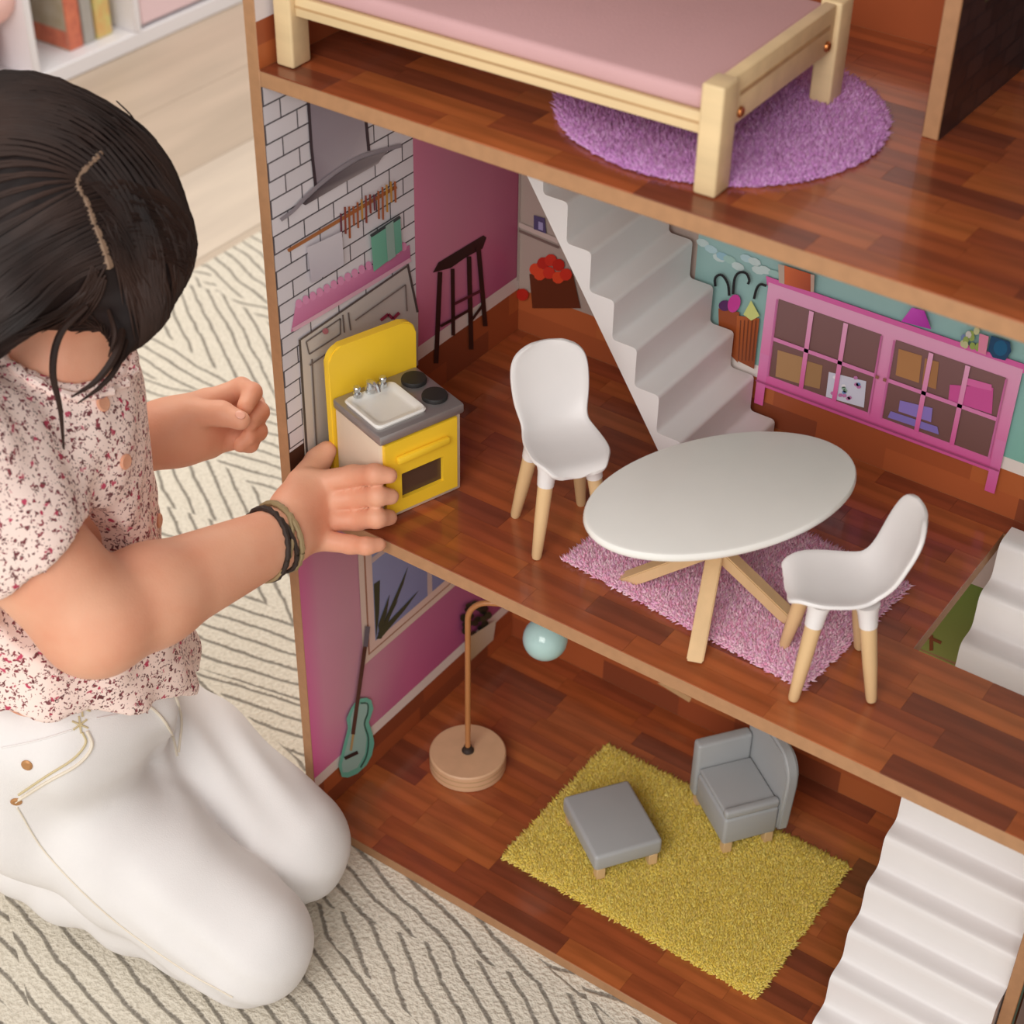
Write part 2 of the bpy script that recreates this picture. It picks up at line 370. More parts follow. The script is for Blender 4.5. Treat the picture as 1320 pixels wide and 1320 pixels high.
# staircases of moulded white plastic
def rounded(poly, r, keep):
    out = []; n = len(poly)
    for i in range(n):
        p0, p1, p2 = (np.array(poly[(i+k) % n], float) for k in (-1, 0, 1)); a, b = p0-p1, p2-p1; la, lb = np.linalg.norm(a), np.linalg.norm(b)
        rr = min(r, la*.42, lb*.42)
        if not keep(poly[i]) or rr < 2e-4: out.append(tuple(p1)); continue
        s0, s1 = p1+a/la*rr, p1+b/lb*rr
        for k in range(5): t = k/4; out.append(tuple((1-t)**2*s0+2*t*(1-t)*p1+t*t*s1))
    return out
def stairs(label, prof, u0, u1, a, b, axis, r):
    """moulded stair: rounded step profile, straight underside from u0 (foot) to u1 (head)"""
    P_ = [np.array(q) for q in rounded(prof, r, lambda q: q != prof[0] and q != prof[-1])]; u0, u1 = np.array(u0), np.array(u1); dr_ = u1-u0; U = [u0+dr_*min(1, max(0, np.dot(q-u0, dr_)/np.dot(dr_, dr_))) for q in P_]
    def mk(q, h): return (h, q[0], q[1]) if axis == 'x' else (q[0], h, q[1])
    bm = bmesh.new(); n = len(P_)
    def strip(F, G):
        for i in range(n-1):
            q = [F[i], F[i+1], G[i+1], G[i]]
            bm.faces.new(q)
    for h in (a, b): strip([bm.verts.new(mk(q, h)) for q in P_], [bm.verts.new(mk(q, h)) for q in U])
    strip([bm.verts.new(mk(q, a)) for q in P_], [bm.verts.new(mk(q, b)) for q in P_]); strip([bm.verts.new(mk(q, a)) for q in U], [bm.verts.new(mk(q, b)) for q in U])
    bmesh.ops.dissolve_degenerate(bm, edges=bm.edges, dist=1e-7)
    me = bpy.data.meshes.new('staircase'); bm.to_mesh(me); bm.free(); o = hp(link('staircase', me, 'white_plastic')); me.polygons.foreach_set('use_smooth', [True]*len(me.polygons)); me.set_sharp_from_angle(angle=math.radians(30)); o['label'] = label; return o
pr = [(.258, MID+.0003), (.258, MID+.013)]
for i in range(1, 11):
    xx = .257-.022*i; zz = MID+.013+.0335*(i-1); pr += [(xx, zz)]
    if i < 10: pr += [(xx, zz+.0335)]
pr = [q for q in pr if q[1] < TOP-TH-.002]
pr += [(.037, TOP-TH-.001), (.020, TOP-TH-.001)]
stairs('white plastic stairs from the middle floor up to the top floor', pr, (.236, MID+.0003), (.017, TOP-TH-.001), .18, DEP-.0075, 'y', .004)
pr = [(.048, .0003)]
for i in range(-1, 10):
    yy = .069+.021*i; zz = .058+.0345*i; pr += [(yy, zz), (yy+.021, zz)] if i < 9 else [(yy, zz), (.281, zz)]
pr[0] = (.048, .0003)
stairs('white plastic stairs rising through the opening in the middle floor', pr, (.090, .0003), (.285, MID-.035), .466, .588, 'x', .0075)

# ---- printed decoration of the panels
WOODP = (162, 84, 50)
# kitchen tiles on the left wall
q = Print('left'); q.poly([(0, MID), (.158, MID), (.158, TOP-TH), (0, TOP-TH)], (86, 80, 86), True)
zr = TOP-TH; r_ = 0
while zr > MID+.04:
    z1, z0 = zr-.0006, zr-.0138+.0006; y = .001-(.016 if r_ % 2 else 0)
    while y < .158:
        a, b = max(0.0004, y+.0006), min(.158, y+.032-.0006); v_ = random.randint(-6, 6)
        if b > a+.001:
            q.poly([(a, z0), (b, z0), (b, z1), (a, z1)], (222+v_, 216+v_, 222+v_), True); q.k -= 1
        y += .032
    zr -= .0138; r_ += 1
q.k += 1
q.poly([(0, MID), (.158, MID), (.158, MID+.041), (0, MID+.041)], (70, 40, 28), True)
hp(q.build('printed_tiles', None, 'white printed brick tiles'))
def pr_new(plane, start=6): z = Print(plane); z.k = start; return z
q = pr_new('left')
q.poly([(396, 128), (470, 152), (474, 194), (440, 222), (408, 246), (400, 190)], [(150, 138, 150), (168, 156, 166), (190, 180, 186), (170, 160, 168), (140, 128, 138), (150, 138, 148)])
q.line([(396, 128), (400, 190), (406, 244)], 4, (62, 48, 54)).line([(470, 152), (474, 194)], 4, (70, 56, 62))
q.poly([(388, 262), (405, 246), (432, 224), (462, 205), (498, 194), (490, 204), (486, 210), (440, 236), (392, 264)], [(70, 60, 66), (84, 74, 80), (104, 92, 98), (128, 118, 122), (150, 140, 144), (140, 130, 134), (170, 160, 162), (150, 140, 142), (90, 80, 84)])
q.line(bez([(360, 283), (376, 271), (390, 256), (420, 229), (460, 203), (492, 193), (516, 187)], 4), 5, (150, 142, 150)); hp(q.build('printed_hood', None, 'grey printed cooker hood'))
q = pr_new('left'); q.line([(370, 323), (510, 240)], 4.5, (176, 112, 66))
rn = random.Random(3)
for i in range(14):
    u = 438+i*5.2; v0 = 323-(u-370)*.593; q.line([(u, v0-6-rn.random()*8), (u+1, v0+12+rn.random()*20)], 2.6, rn.choice([(150, 74, 62), (196, 142, 66), (120, 62, 76), (172, 96, 58)]))
q.poly([(392, 318), (437, 297), (440, 340), (398, 364)], [(214, 208, 216), (220, 214, 222), (206, 200, 210), (196, 188, 200)])
q.poly([(474, 301), (512, 276), (515, 321), (478, 349)], [(120, 184, 162), (116, 176, 158), (104, 168, 146), (120, 184, 160)]); q.line([(474, 303), (512, 278)], 4, (64, 70, 74))
q.poly([(493, 290), (503, 283), (506, 329), (496, 336)], (150, 176, 168)); hp(q.build('printed_rail', None, 'printed brown rail with utensils and towels'))
q = pr_new('left'); q.poly([(374, 428), (380, 393), (466, 350), (527, 315), (528, 333), (466, 371)], [(206, 116, 162), (224, 146, 186), (222, 140, 182), (200, 120, 160), (186, 100, 146), (196, 108, 154)])
for i in range(16): q.disc((384+i*9.0, 391-i*4.9), 4.5, 6, (228, 152, 192), n=8); q.k -= 1
q.k += 1; q.line([(376, 425), (466, 372), (528, 334)], 5, (226, 178, 198)); hp(q.build('printed_shelf', None, 'pink printed shelf edge'))
q = pr_new('left'); q.poly([(384, 437), (466, 383), (524, 340), (538, 402), (538, 470), (410, 584), (392, 590)], [(212, 204, 198), (208, 200, 196), (202, 194, 190), (196, 188, 184), (196, 188, 184), (206, 198, 192), (212, 204, 198)])
q.line([(385, 437), (389, 500), (395, 592)], 3, (84, 76, 76)).line([(524, 340), (537, 402)], 3, (84, 76, 76)).line([(386, 437), (524, 342)], 2.5, (96, 86, 86))
q.line([(393, 440), (397, 456), (437, 430), (437, 410), (393, 440)], 1.8, (120, 110, 108)).line([(440, 405), (442, 428)], 2, (120, 110, 108)).line([(447, 402), (450, 425)], 2, (120, 110, 108)).line([(400, 462), (406, 575)], 2, (120, 110, 108)).line([(397, 470), (440, 440)], 2, (120, 110, 108))
q.disc((417, 426), 4, 4, (190, 120, 130)); q.line([(488, 412), (498, 404), (504, 410), (512, 402)], 4, (150, 50, 80)); q.line([(455, 412), (520, 366), (522, 400)], 1.8, (130, 120, 118)); hp(q.build('printed_cabinet', None, 'cream printed cupboard doors'))
# pink wall behind the kitchen, stool
q = Print('left')
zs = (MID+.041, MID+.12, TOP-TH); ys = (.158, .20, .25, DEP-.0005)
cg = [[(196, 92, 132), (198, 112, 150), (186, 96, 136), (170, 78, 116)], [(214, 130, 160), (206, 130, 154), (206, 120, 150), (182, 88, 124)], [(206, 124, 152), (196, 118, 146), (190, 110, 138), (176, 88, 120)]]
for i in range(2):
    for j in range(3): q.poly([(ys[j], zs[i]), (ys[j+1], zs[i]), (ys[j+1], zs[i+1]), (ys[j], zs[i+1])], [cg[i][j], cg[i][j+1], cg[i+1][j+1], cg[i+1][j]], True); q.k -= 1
q.k += 1
q.wood(.158, DEP-.0005, MID, MID+.041)
q.poly([(.158, MID+.041), (DEP-.0005, MID+.041), (DEP-.0005, MID+.054), (.158, MID+.054)], (226, 210, 204), True)
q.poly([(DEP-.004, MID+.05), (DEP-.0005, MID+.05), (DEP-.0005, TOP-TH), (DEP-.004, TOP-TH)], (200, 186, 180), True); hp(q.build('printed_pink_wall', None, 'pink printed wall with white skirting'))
q = pr_new('left'); K = (44, 24, 26)
q.poly([(557, 351), (564, 338), (622, 303), (626, 306), (621, 320), (600, 331), (580, 345)], K).line([(566, 350), (561, 468)], 6, K).line([(582, 346), (583, 432)], 5, K).line([(603, 330), (606, 450)], 6, K).line([(615, 318), (624, 420)], 6, K)
q.line([(566, 420), (605, 398)], 3.5, K).line([(584, 391), (618, 374)], 3.5, (90, 34, 52)).line([(606, 412), (622, 390)], 3.5, K); hp(q.build('printed_stool', None, 'dark printed bar stool'))
# ground floor, left wall
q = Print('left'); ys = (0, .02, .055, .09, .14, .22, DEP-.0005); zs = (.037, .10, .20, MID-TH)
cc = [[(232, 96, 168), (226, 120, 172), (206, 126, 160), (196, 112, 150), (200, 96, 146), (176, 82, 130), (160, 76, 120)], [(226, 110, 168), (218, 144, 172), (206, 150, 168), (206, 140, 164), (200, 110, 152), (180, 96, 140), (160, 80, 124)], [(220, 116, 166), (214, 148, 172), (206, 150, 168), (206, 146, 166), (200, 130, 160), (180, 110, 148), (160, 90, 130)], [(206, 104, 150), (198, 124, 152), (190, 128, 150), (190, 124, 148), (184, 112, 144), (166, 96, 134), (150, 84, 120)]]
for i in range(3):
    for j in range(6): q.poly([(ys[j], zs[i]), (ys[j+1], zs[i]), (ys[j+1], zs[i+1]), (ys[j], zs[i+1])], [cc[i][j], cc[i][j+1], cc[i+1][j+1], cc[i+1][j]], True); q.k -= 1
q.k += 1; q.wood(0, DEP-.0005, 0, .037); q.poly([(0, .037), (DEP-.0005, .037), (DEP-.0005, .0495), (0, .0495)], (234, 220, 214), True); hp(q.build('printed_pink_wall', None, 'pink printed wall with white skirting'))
q = pr_new('left'); q.poly([(.072, .130), (.27, .130), (.27, .335), (.072, .335)], (226, 202, 190), True); q.poly([(.079, .137), (.263, .137), (.263, .328), (.079, .328)], (170, 120, 100), True); q.poly([(.081, .139), (.261, .139), (.261, .326), (.081, .326)], (226, 196, 186), True)
q.poly([(.089, .147), (.253, .147), (.253, .318), (.089, .318)], [(146, 150, 190), (112, 118, 168), (122, 128, 176), (150, 156, 196)], True)
q.poly([(.164, .147), (.171, .147), (.171, .318), (.164, .318)], (206, 182, 180), True); q.poly([(.089, .235), (.253, .235), (.253, .241), (.089, .241)], (206, 182, 180), True)
for a in ([(480, 752), (488, 747), (487, 790), (483, 822)], [(524, 730), (518, 752), (490, 822), (483, 823)], [(538, 760), (520, 785), (488, 823), (485, 815)], [(512, 770), (505, 785), (488, 818), (486, 812)], [(500, 765), (496, 790), (487, 815), (485, 805)]): q.poly(a, (64, 70, 52))
hp(q.build('printed_window', None, 'printed window with green plant'))
q = pr_new('left', 18); body = [(450, 912), (456, 903), (463, 899), (470, 898), (476, 901), (479, 912), (473, 930), (478, 945), (480, 957), (477, 972), (470, 985), (458, 996), (446, 1001), (438, 1000), (434, 986), (440, 960), (446, 937), (444, 925)]
q.poly(body, (112, 190, 172)); q.poly([(462, 906), (470, 903), (472, 915), (466, 932), (470, 950), (468, 970), (458, 988), (446, 994), (439, 994), (438, 984), (444, 960), (450, 938), (449, 925), (453, 912)], (158, 196, 190)); q.line(bez([(462, 905), (471, 906), (471, 918), (467, 932), (472, 950), (470, 972), (462, 988)], 4), 2, (50, 96, 88))
q.line([(469, 822), (452, 945)], 5, (86, 52, 46)).line([(471, 806), (468, 832)], 6, (110, 104, 116)).line([(452, 945), (449, 966)], 3, (190, 160, 110)).line([(441, 976), (458, 968)], 4.5, (46, 38, 40)); hp(q.build('printed_guitar', None, 'turquoise printed guitar'))
q = pr_new('left', 18)
for i in range(26):
    a = rn.random()*6.28; r_ = rn.random()**.5*22; q.disc((607+r_*math.cos(a)*.85, 797+r_*math.sin(a)), 5, 4, rn.choice([(34, 44, 34), (48, 58, 42), (26, 34, 30)]), n=7)
q.poly([(594, 822), (634, 796), (630, 822), (600, 850)], [(190, 160, 120), (216, 204, 190), (206, 190, 172), (180, 150, 110)]); hp(q.build('printed_plant', None, 'printed potted plant'))
# top floor, left wall and the back walls
q = Print('left'); q.wood(0, DEP-.0005, TOP, TOP+.032); q.poly([(0, TOP+.032), (DEP-.0005, TOP+.032), (DEP-.0005, 1.058), (0, 1.058)], (226, 218, 222), True)
for yy in (.018, .037): q.line([(330+yy*900, 40), (331+yy*900, 41)], .1, (120, 60, 42))
hp(q.build('printed_wall', None, 'white printed wall above printed planks'))
q = Print('back'); q.wood(0, .386, TOP, TOP+.034); q.poly([(0, TOP+.034), (.386, TOP+.034), (.386, 1.058), (0, 1.058)], (226, 210, 208), True); q.poly([(.397, TOP), (WID, TOP), (WID, 1.058), (.397, 1.058)], (60, 40, 38), True)
hp(q.build('printed_wall'      , None, 'printed bedroom wall'))
q = Print('back'); q.wood(0, WID, MID, MID+.041); q.poly([(0, MID+.041), (.17, MID+.041), (.17, TOP-TH), (0, TOP-TH)], [(170, 150, 140), (170, 150, 140), (190, 174, 166), (190, 174, 166)], True)
q.poly([(.17, MID+.041), (WID, MID+.041), (WID, TOP-TH), (.17, TOP-TH)], [(140, 178, 172), (110, 190, 168), (170, 210, 216), (170, 200, 206)], True)
q.poly([(.17, MID+.041), (WID, MID+.041), (WID, MID+.052), (.17, MID+.052)], (232, 222, 216), True)
for i in range(12): q.disc((905+i*9+rn.random()*6, 308+i*4+rn.random()*16), 9, 5, rn.choice([(178, 208, 216), (150, 190, 206), (196, 214, 214), (160, 196, 190)]), .4, 8)
hp(q.build('printed_wall', None, 'blue green printed wall'))
q = pr_new('back', 16); q.line([(670, 288), (722, 310)], 6, (196, 176, 168)).line([(670, 296), (722, 318)], 3, (120, 98, 92)); q.poly([(690, 276), (704, 280), (706, 300), (690, 294)], (84, 74, 110)); q.poly([(696, 284), (702, 286), (702, 296), (696, 294)], (160, 150, 190)); hp(q.build('printed_shelf', None, 'printed shelf with jars'))
q = pr_new('back', 16); q.poly([(684, 352), (740, 352), (750, 396), (688, 396)], (96, 44, 26))
for c in ((692, 346), (702, 338), (712, 334), (722, 340), (698, 352), (710, 350), (722, 356), (732, 352), (676, 378)):
    q.disc(c, 8, 8, rn.choice([(196, 50, 36), (210, 70, 40), (180, 40, 30)]), n=10)
hp(q.build('printed_tomatoes', None, 'crate of printed tomatoes'))
q = pr_new('back', 30); q.poly([(929, 395), (956, 400), (954, 465), (930, 440)], (150, 74, 38)); q.poly([(953, 404), (982, 408), (975, 473), (951, 461)], [(176, 92, 44), (160, 80, 40), (130, 62, 34), (150, 76, 38)])
for i in range(5): q.line([(958+i*5, 410), (955+i*4.5, 462)], 1.4, (110, 54, 30))
q.disc((938, 391), 8, 7, (84, 40, 92)).disc((950, 388), 8, 12, (196, 60, 148), .3).poly([(962, 402), (972, 384), (983, 404), (972, 410)], (206, 212, 130))
for c in ([(944, 378), (942, 362), (934, 351), (926, 355), (926, 366)], [(949, 376), (951, 356), (957, 348), (966, 349), (970, 358), (968, 363)], [(976, 382), (979, 370), (984, 363), (992, 365)]): q.line(bez(c, 4), 3.4, (26, 24, 28))
hp(q.build('printed_umbrella_basket', None, 'printed basket with umbrellas'))
# printed pink cabinet: axis-aligned on the wall, x .235-.441, z .397-.491
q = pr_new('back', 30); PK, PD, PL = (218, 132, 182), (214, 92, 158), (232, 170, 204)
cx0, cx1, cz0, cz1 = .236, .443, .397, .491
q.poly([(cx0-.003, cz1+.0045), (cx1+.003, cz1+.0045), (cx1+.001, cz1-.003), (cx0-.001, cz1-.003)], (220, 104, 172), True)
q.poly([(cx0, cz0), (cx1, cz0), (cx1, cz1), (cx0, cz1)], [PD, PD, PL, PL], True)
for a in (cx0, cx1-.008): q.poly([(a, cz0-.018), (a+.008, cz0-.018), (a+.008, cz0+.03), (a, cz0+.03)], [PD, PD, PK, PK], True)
mid = (cx0+cx1)/2
for a, b in ((cx0+.0105, mid-.006), (mid+.006, cx1-.0105)):
    z0, z1 = cz0+.012, cz1-.011; q.poly([(a, z0), (b, z0), (b, z1), (a, z1)], [(116, 82, 78), (116, 82, 78), (132, 98, 98), (132, 98, 98)], True)
def cpx(*pts): return [tuple(ony(u, v, DEP)[[0, 2]]) for u, v in pts]
for pts, c in (([(1006, 448), (1040, 458), (1036, 492), (1003, 482)], (172, 132, 92)), ([(1044, 462), (1064, 468), (1060, 498), (1040, 493)], (160, 122, 84)), ([(1072, 476), (1120, 488), (1117, 522), (1068, 508)], (206, 206, 222)), ([(1162, 446), (1192, 455), (1188, 490), (1158, 480)], (178, 128, 84)), ([(1196, 458), (1214, 463), (1210, 498), (1192, 492)], (168, 120, 80)),
               ([(1228, 492), (1284, 496), (1282, 530), (1226, 512)], (206, 88, 156)), ([(1250, 483), (1282, 492), (1282, 500), (1248, 492)], (220, 110, 172)), ([(1152, 526), (1212, 546), (1214, 556), (1148, 534)], (132, 116, 190)), ([(1164, 512), (1206, 522), (1204, 540), (1162, 526)], (142, 122, 196))):
    q.poly(cpx(*pts), c, True)
for i in range(14): q.disc((1074+rn.random()*42, 482+rn.random()*28), 3, 2.5, rn.choice([(110, 140, 190), (190, 120, 170), (140, 170, 150), (232, 230, 236)]), n=6); q.k -= 1
q.k += 1
for a, b in ((cx0+.0105, mid-.006), (mid+.006, cx1-.0105)):
    z0, z1 = cz0+.012, cz1-.011; zm = (z0+z1)/2
    q.poly([(a, zm-.0017), (b, zm-.0017), (b, zm+.0017), (a, zm+.0017)], PK, True); q.k -= 1
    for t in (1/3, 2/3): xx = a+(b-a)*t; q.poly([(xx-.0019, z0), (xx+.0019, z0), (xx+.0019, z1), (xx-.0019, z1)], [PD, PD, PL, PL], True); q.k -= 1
    q.k += 1
    for aa, bb, zz, z2 in ((a-.0015, a, z0, z1), (b, b+.0015, z0, z1)): q.poly([(aa, zz), (bb, zz), (bb, z2), (aa, z2)], (200, 110, 162), True); q.k -= 1
    q.k += 1
q.poly([(cx0, cz0+.004), (cx1, cz0+.004), (cx1, cz0+.0055), (cx0, cz0+.0055)], (164, 74, 120), True)
for s in (-.0032, .0032): q.poly([(mid+s-.0014, (cz0+cz1)/2-.0014), (mid+s+.0014, (cz0+cz1)/2-.0014), (mid+s+.0014, (cz0+cz1)/2+.0014), (mid+s-.0014, (cz0+cz1)/2+.0014)], (150, 100, 84), True); q.k -= 1
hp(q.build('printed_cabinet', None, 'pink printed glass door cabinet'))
q = pr_new('back', 50); q.poly([(1016, 338), (1050, 349), (1050, 372), (1016, 362)], [(214, 110, 66), (180, 84, 54), (160, 72, 50), (206, 104, 64)]); q.poly([(1008, 336), (1016, 338), (1016, 362), (1009, 360)], (190, 170, 156)); q.poly([(1050, 349), (1055, 350), (1054, 372), (1050, 372)], (190, 160, 146)); hp(q.build('printed_post', None, 'printed orange brown post'))
q = pr_new('back', 50); q.poly([(1180, 392), (1196, 396), (1205, 420), (1166, 410)], [(206, 84, 196), (186, 60, 176), (170, 48, 160), (196, 70, 184)]); hp(q.build('printed_lamp', None, 'purple printed lamp'))
q = pr_new('back', 50)
for i in range(12): q.disc((1246+rn.random()*22, 420+rn.random()*24), 4, 5, rn.choice([(150, 170, 90), (196, 196, 150), (120, 140, 180), (206, 200, 196)]), n=7)
q.poly([(1268, 424), (1280, 428), (1276, 452), (1266, 448)], (226, 140, 170)); hp(q.build('printed_flowers', None, 'printed flowers'))
q = pr_new('back', 50); q.poly([(1282, 428), (1306, 436), (1308, 448), (1300, 460), (1284, 456), (1278, 446)], (34, 74, 110)); q.disc((1294, 444), 9, 10, (30, 96, 136)); hp(q.build('printed_vase', None, 'dark blue printed vase'))
# ground floor back wall
q = Print('back'); q.wood(0, .588, 0, .05); q.poly([(0, .05), (.38, .05), (.38, MID-TH), (0, MID-TH)], (186, 160, 140), True)
q.poly([(.38, .05), (.588, .05), (.588, .2), (.38, .2)], (176, 176, 96), True); q.poly([(.38, .2), (.588, .21), (.588, .29), (.38, .285)], [(150, 156, 84), (140, 146, 76), (96, 122, 44), (112, 134, 52)], True); q.poly([(.38, .285), (.588, .29), (.588, MID-TH), (.38, MID-TH)], (206, 186, 180), True)
q.poly([(848, 880), (855, 879), (892, 899), (889, 905)], (216, 176, 128)); q.line([(1201, 818), (1201, 838)], 5, (136, 70, 40)).line([(1196, 820), (1214, 828)], 4, (136, 70, 40)); hp(q.build('printed_wall', None, 'green printed garden wall'))
# right face of the dividers
q = Print(('divx', .3968)); q.poly([(.169, TOP), (DEP, TOP), (DEP, 1.058), (.169, 1.058)], (58, 40, 40))
zr = TOP+.002; r_ = 0
while zr < 1.0:
    y = .17-(.013 if r_ % 2 else 0)
    while y < DEP-.002:
        a, b = max(.1695, y+.0007), min(DEP-.001, y+.0253); v_ = random.randint(-8, 8); q.poly([(a, zr), (b, zr), (b, zr+.012), (a, zr+.012)], (72+v_, 46+v_, 42+v_)); q.k -= 1; y += .026
    zr += .0135; r_ += 1
q.k += 1; q.poly([(.205, TOP+.075), (.290, TOP+.075), (.290, TOP+.2), (.205, TOP+.2)], (92, 84, 54)); q.poly([(.212, TOP+.082), (.283, TOP+.082), (.283, TOP+.193), (.212, TOP+.193)], (58, 42, 40)); hp(q.build('printed_brick_wall', None, 'dark printed brick wall with olive frame'))
q = Print(('divx', .600)); q.poly([(.101, 0), (DEP, 0), (DEP, MID-TH), (.101, MID-TH)], (196, 206, 206)); q.poly([(.101, 0), (.108, 0), (.108, MID-TH), (.101, MID-TH)], (96, 170, 158)); q.poly([(.108, 0), (.117, 0), (.117, MID-TH), (.108, MID-TH)], (30, 44, 40)); hp(q.build('printed_wall', None, 'printed wall with teal edge'))
# ------------------------------------------------------------------ doll house furniture
R_ = math.radians
# play kitchen
kt = thing('play_kitchen', 'yellow doll kitchen unit with white sink and two black burners', 'play kitchen', (.0595, .0585, MID+.0002), math.atan2(-.30, .954))
HX, HY, KH = .0315, .038, .080
box('carcass', (-HX+.001, HX-.003, -HY+.0015, HY-.0015, 0, KH-.0085), 'cream_paint', kt, bev=.0012)
bm = bmesh.new()
def ring_door(bm, x0, x1, Y0, Y1, Z0, Z1, y0, y1, z0, z1):
    for d in ((Y0, Y1, Z0, z0), (Y0, Y1, z1, Z1), (Y0, y0, z0, z1), (y1, Y1, z0, z1)): bbox(bm, x0, x1, *d)
    bmesh.ops.remove_doubles(bm, verts=bm.verts, dist=1e-6)
ring_door(bm, HX-.003, HX+.0005, -HY+.004, HY-.007, .006, KH-.0095, -HY+.018, HY-.020, .017, .040)
dr = fin('oven_door', bm, 'yellow_paint', kt); dr['label'] = 'yellow oven door'
box('oven_window', (HX-.0034, HX-.0028, -HY+.0175, HY-.0195, .0165, .0405), 'oven_dark', dr)
box('handle', (HX+.0006, HX+.0048, -HY+.013, HY-.016, .052, .058), 'yellow_paint', dr, bev=.0015)
box('worktop', (-HX, HX+.0005, -HY, HY, KH-.0084, KH), 'grey_metal', kt, bev=.0018)['label'] = 'grey metallic worktop'
def back_panel():
    bm = bmesh.new(); r, y0, y1, z1 = .012, -HY-.001, HY+.001, .122; pts = [(y0, 0), (y1, 0)]
    pts += [(y1-r+r*math.cos(a), z1-r+r*math.sin(a)) for a in [i*math.pi/12 for i in range(7)]]+[(y0+r+r*math.cos(a), z1-r+r*math.sin(a)) for a in [math.pi/2+i*math.pi/12 for i in range(7)]]
    prism(bm, pts, -HX-.0075, -HX-.0003, 'x'); bmesh.ops.bevel(bm, geom=[e for e in bm.edges if abs(e.verts[0].co.x-e.verts[1].co.x) < 1e-6], offset=.001, segments=2, affect='EDGES')
    return fin('back_panel', bm, 'yellow_paint', kt, True)
back_panel()
def sink():
    bm = bmesh.new(); loops = []
    cx, cy = .0015, -.0125
    for (hx, hy, z, r) in ((.0225, .0215, KH+.0001, .004), (.0235, .0225, KH+.0022, .0045), (.0225, .0215, KH+.0036, .005), (.0200, .0190, KH+.0034, .005), (.0178, .0168, KH+.0014, .005), (.0150, .0140, KH+.0007, .006)):
        ps = []
        for sx, sy, a0 in ((1, 1, 0), (-1, 1, 90), (-1, -1, 180), (1, -1, 270)):
            for k in range(5):
                a = R_(a0+k*22.5); ps.append((cx+sx*(hx-r)+r*math.cos(a), cy+sy*(hy-r)+r*math.sin(a), z))
        loops.append([bm.verts.new(p_) for p_ in ps])
    n = len(loops[0])
    for A, B in zip(loops, loops[1:]):
        for k in range(n): bm.faces.new((A[k], A[(k+1) % n], B[(k+1) % n], B[k]))
    bm.faces.new(loops[-1]); o = fin('sink', bm, 'white_lacquer', kt, True)
    bm = bmesh.new()
    for yy in (-.024, -.001): lathe(bm, [(.0032, 0), (.0032, .003), (.0022, .004), (.0030, .0075), (.0024, .0085), (0, .0086)], 12, (-.0185, yy, KH+.0036))
    fin('tap_knobs', bm, 'steel', o, True)
    bm = bmesh.new(); lathe(bm, [(.0040, 0), (.0040, .004), (.0028, .006), (.0028, .009), (0, .0095)], 14, (-.0185, -.0125, KH+.0036)); tube(bm, bez([(-.0185, -.0125, KH+.011), (-.014, -.0125, KH+.0135), (-.009, -.0125, KH+.0125), (-.007, -.0125, KH+.009)], 5), .0019, 8); fin('tap', bm, 'steel', o, True)
sink()
for xx in (-.0145, .0125):
    bm = bmesh.new(); lathe(bm, [(.0098, 0), (.0100, .002), (.0094, .0034), (.0045, .0038), (0, .0036)], 24, (xx, .0245, KH+.0001)); fin('burner', bm, 'black_rubber', kt, True)

# moulded chair
def chair(loc, rz, label):
    t = thing('dining_chair', label, 'chair', loc, rz, 'white doll dining chairs')
    prof = bez([(.035, 0, .0735), (.030, 0, .0785), (.014, 0, .0775), (-.008, 0, .0765), (-.022, 0, .0810), (-.0315, 0, .094), (-.0385, 0, .116), (-.0465, 0, .1415)], 6); n = len(prof); nt_ = 15
    L = [0]
    for a, b in zip(prof, prof[1:]): L.append(L[-1]+np.linalg.norm(b-a))
    bm = bmesh.new(); G = []
    for i, q in enumerate(prof):
        s = L[i]/L[-1]; tg = prof[min(i+1, n-1)]-prof[max(i-1, 0)]; nn = np.array([tg[2], 0, -tg[0]]); nn /= np.linalg.norm(nn)   # normal, upward / forward
        if nn[2] < -.2 or (nn[2] < .3 and nn[0] < 0): nn = -nn
        W = .0305+.001*math.cos(s*6.28) - .003*math.exp(-((s-.50)/.12)**2); e = min(1, 1-abs(2*s-1)**7*.86); hw = W*max(.12, e)**.5
        curl = .0065*(1-.5*abs(2*s-1)); row = []
        for j in range(nt_):
            tt = -1+2*j/(nt_-1); row.append(bm.verts.new(tuple(q+np.array([0, hw*tt, 0])+nn*curl*abs(tt)**2.2)))
        G.append(row)
    for i in range(n-1):
        for j in range(nt_-1): bm.faces.new((G[i][j], G[i][j+1], G[i+1][j+1], G[i+1][j]))
    bmesh.ops.recalc_face_normals(bm, faces=bm.faces)
    bmesh.ops.solidify(bm, geom=list(bm.faces), thickness=.0036)
    me_o = fin('seat_shell', bm, 'white_plastic', t, True); md = me_o.modifiers.new('sub', 'SUBSURF'); md.levels = md.render_levels = 1
    for sx in (1, -1):
        for sy in (1, -1):
            a, b = np.array([sx*.0155+.001, sy*.0165, .0765]), np.array([sx*.0262, sy*.0265, 0.0]); q = lambda k: tuple(a+(b-a)*k)
            bm = bmesh.new(); tube(bm, [q(.22), q(.6), q(.97), q(1)], [.0056, .0050, .0038, .0032], 14); lg = fin('leg', bm, 'pale_wood', t, True)
            bm = bmesh.new(); tube(bm, [q(0), q(.08), q(.22)], [.0085, .0068, .0061], 14); fin('leg_socket', bm, 'white_plastic', lg, True)
    return t
chair((.189, .0855, MID+.0002), R_(-37.5), 'white doll chair left of the oval table, beside the yellow kitchen')
chair((.424, .0625, MID+.0012), R_(214.9), 'white doll chair at the front right end of the table')

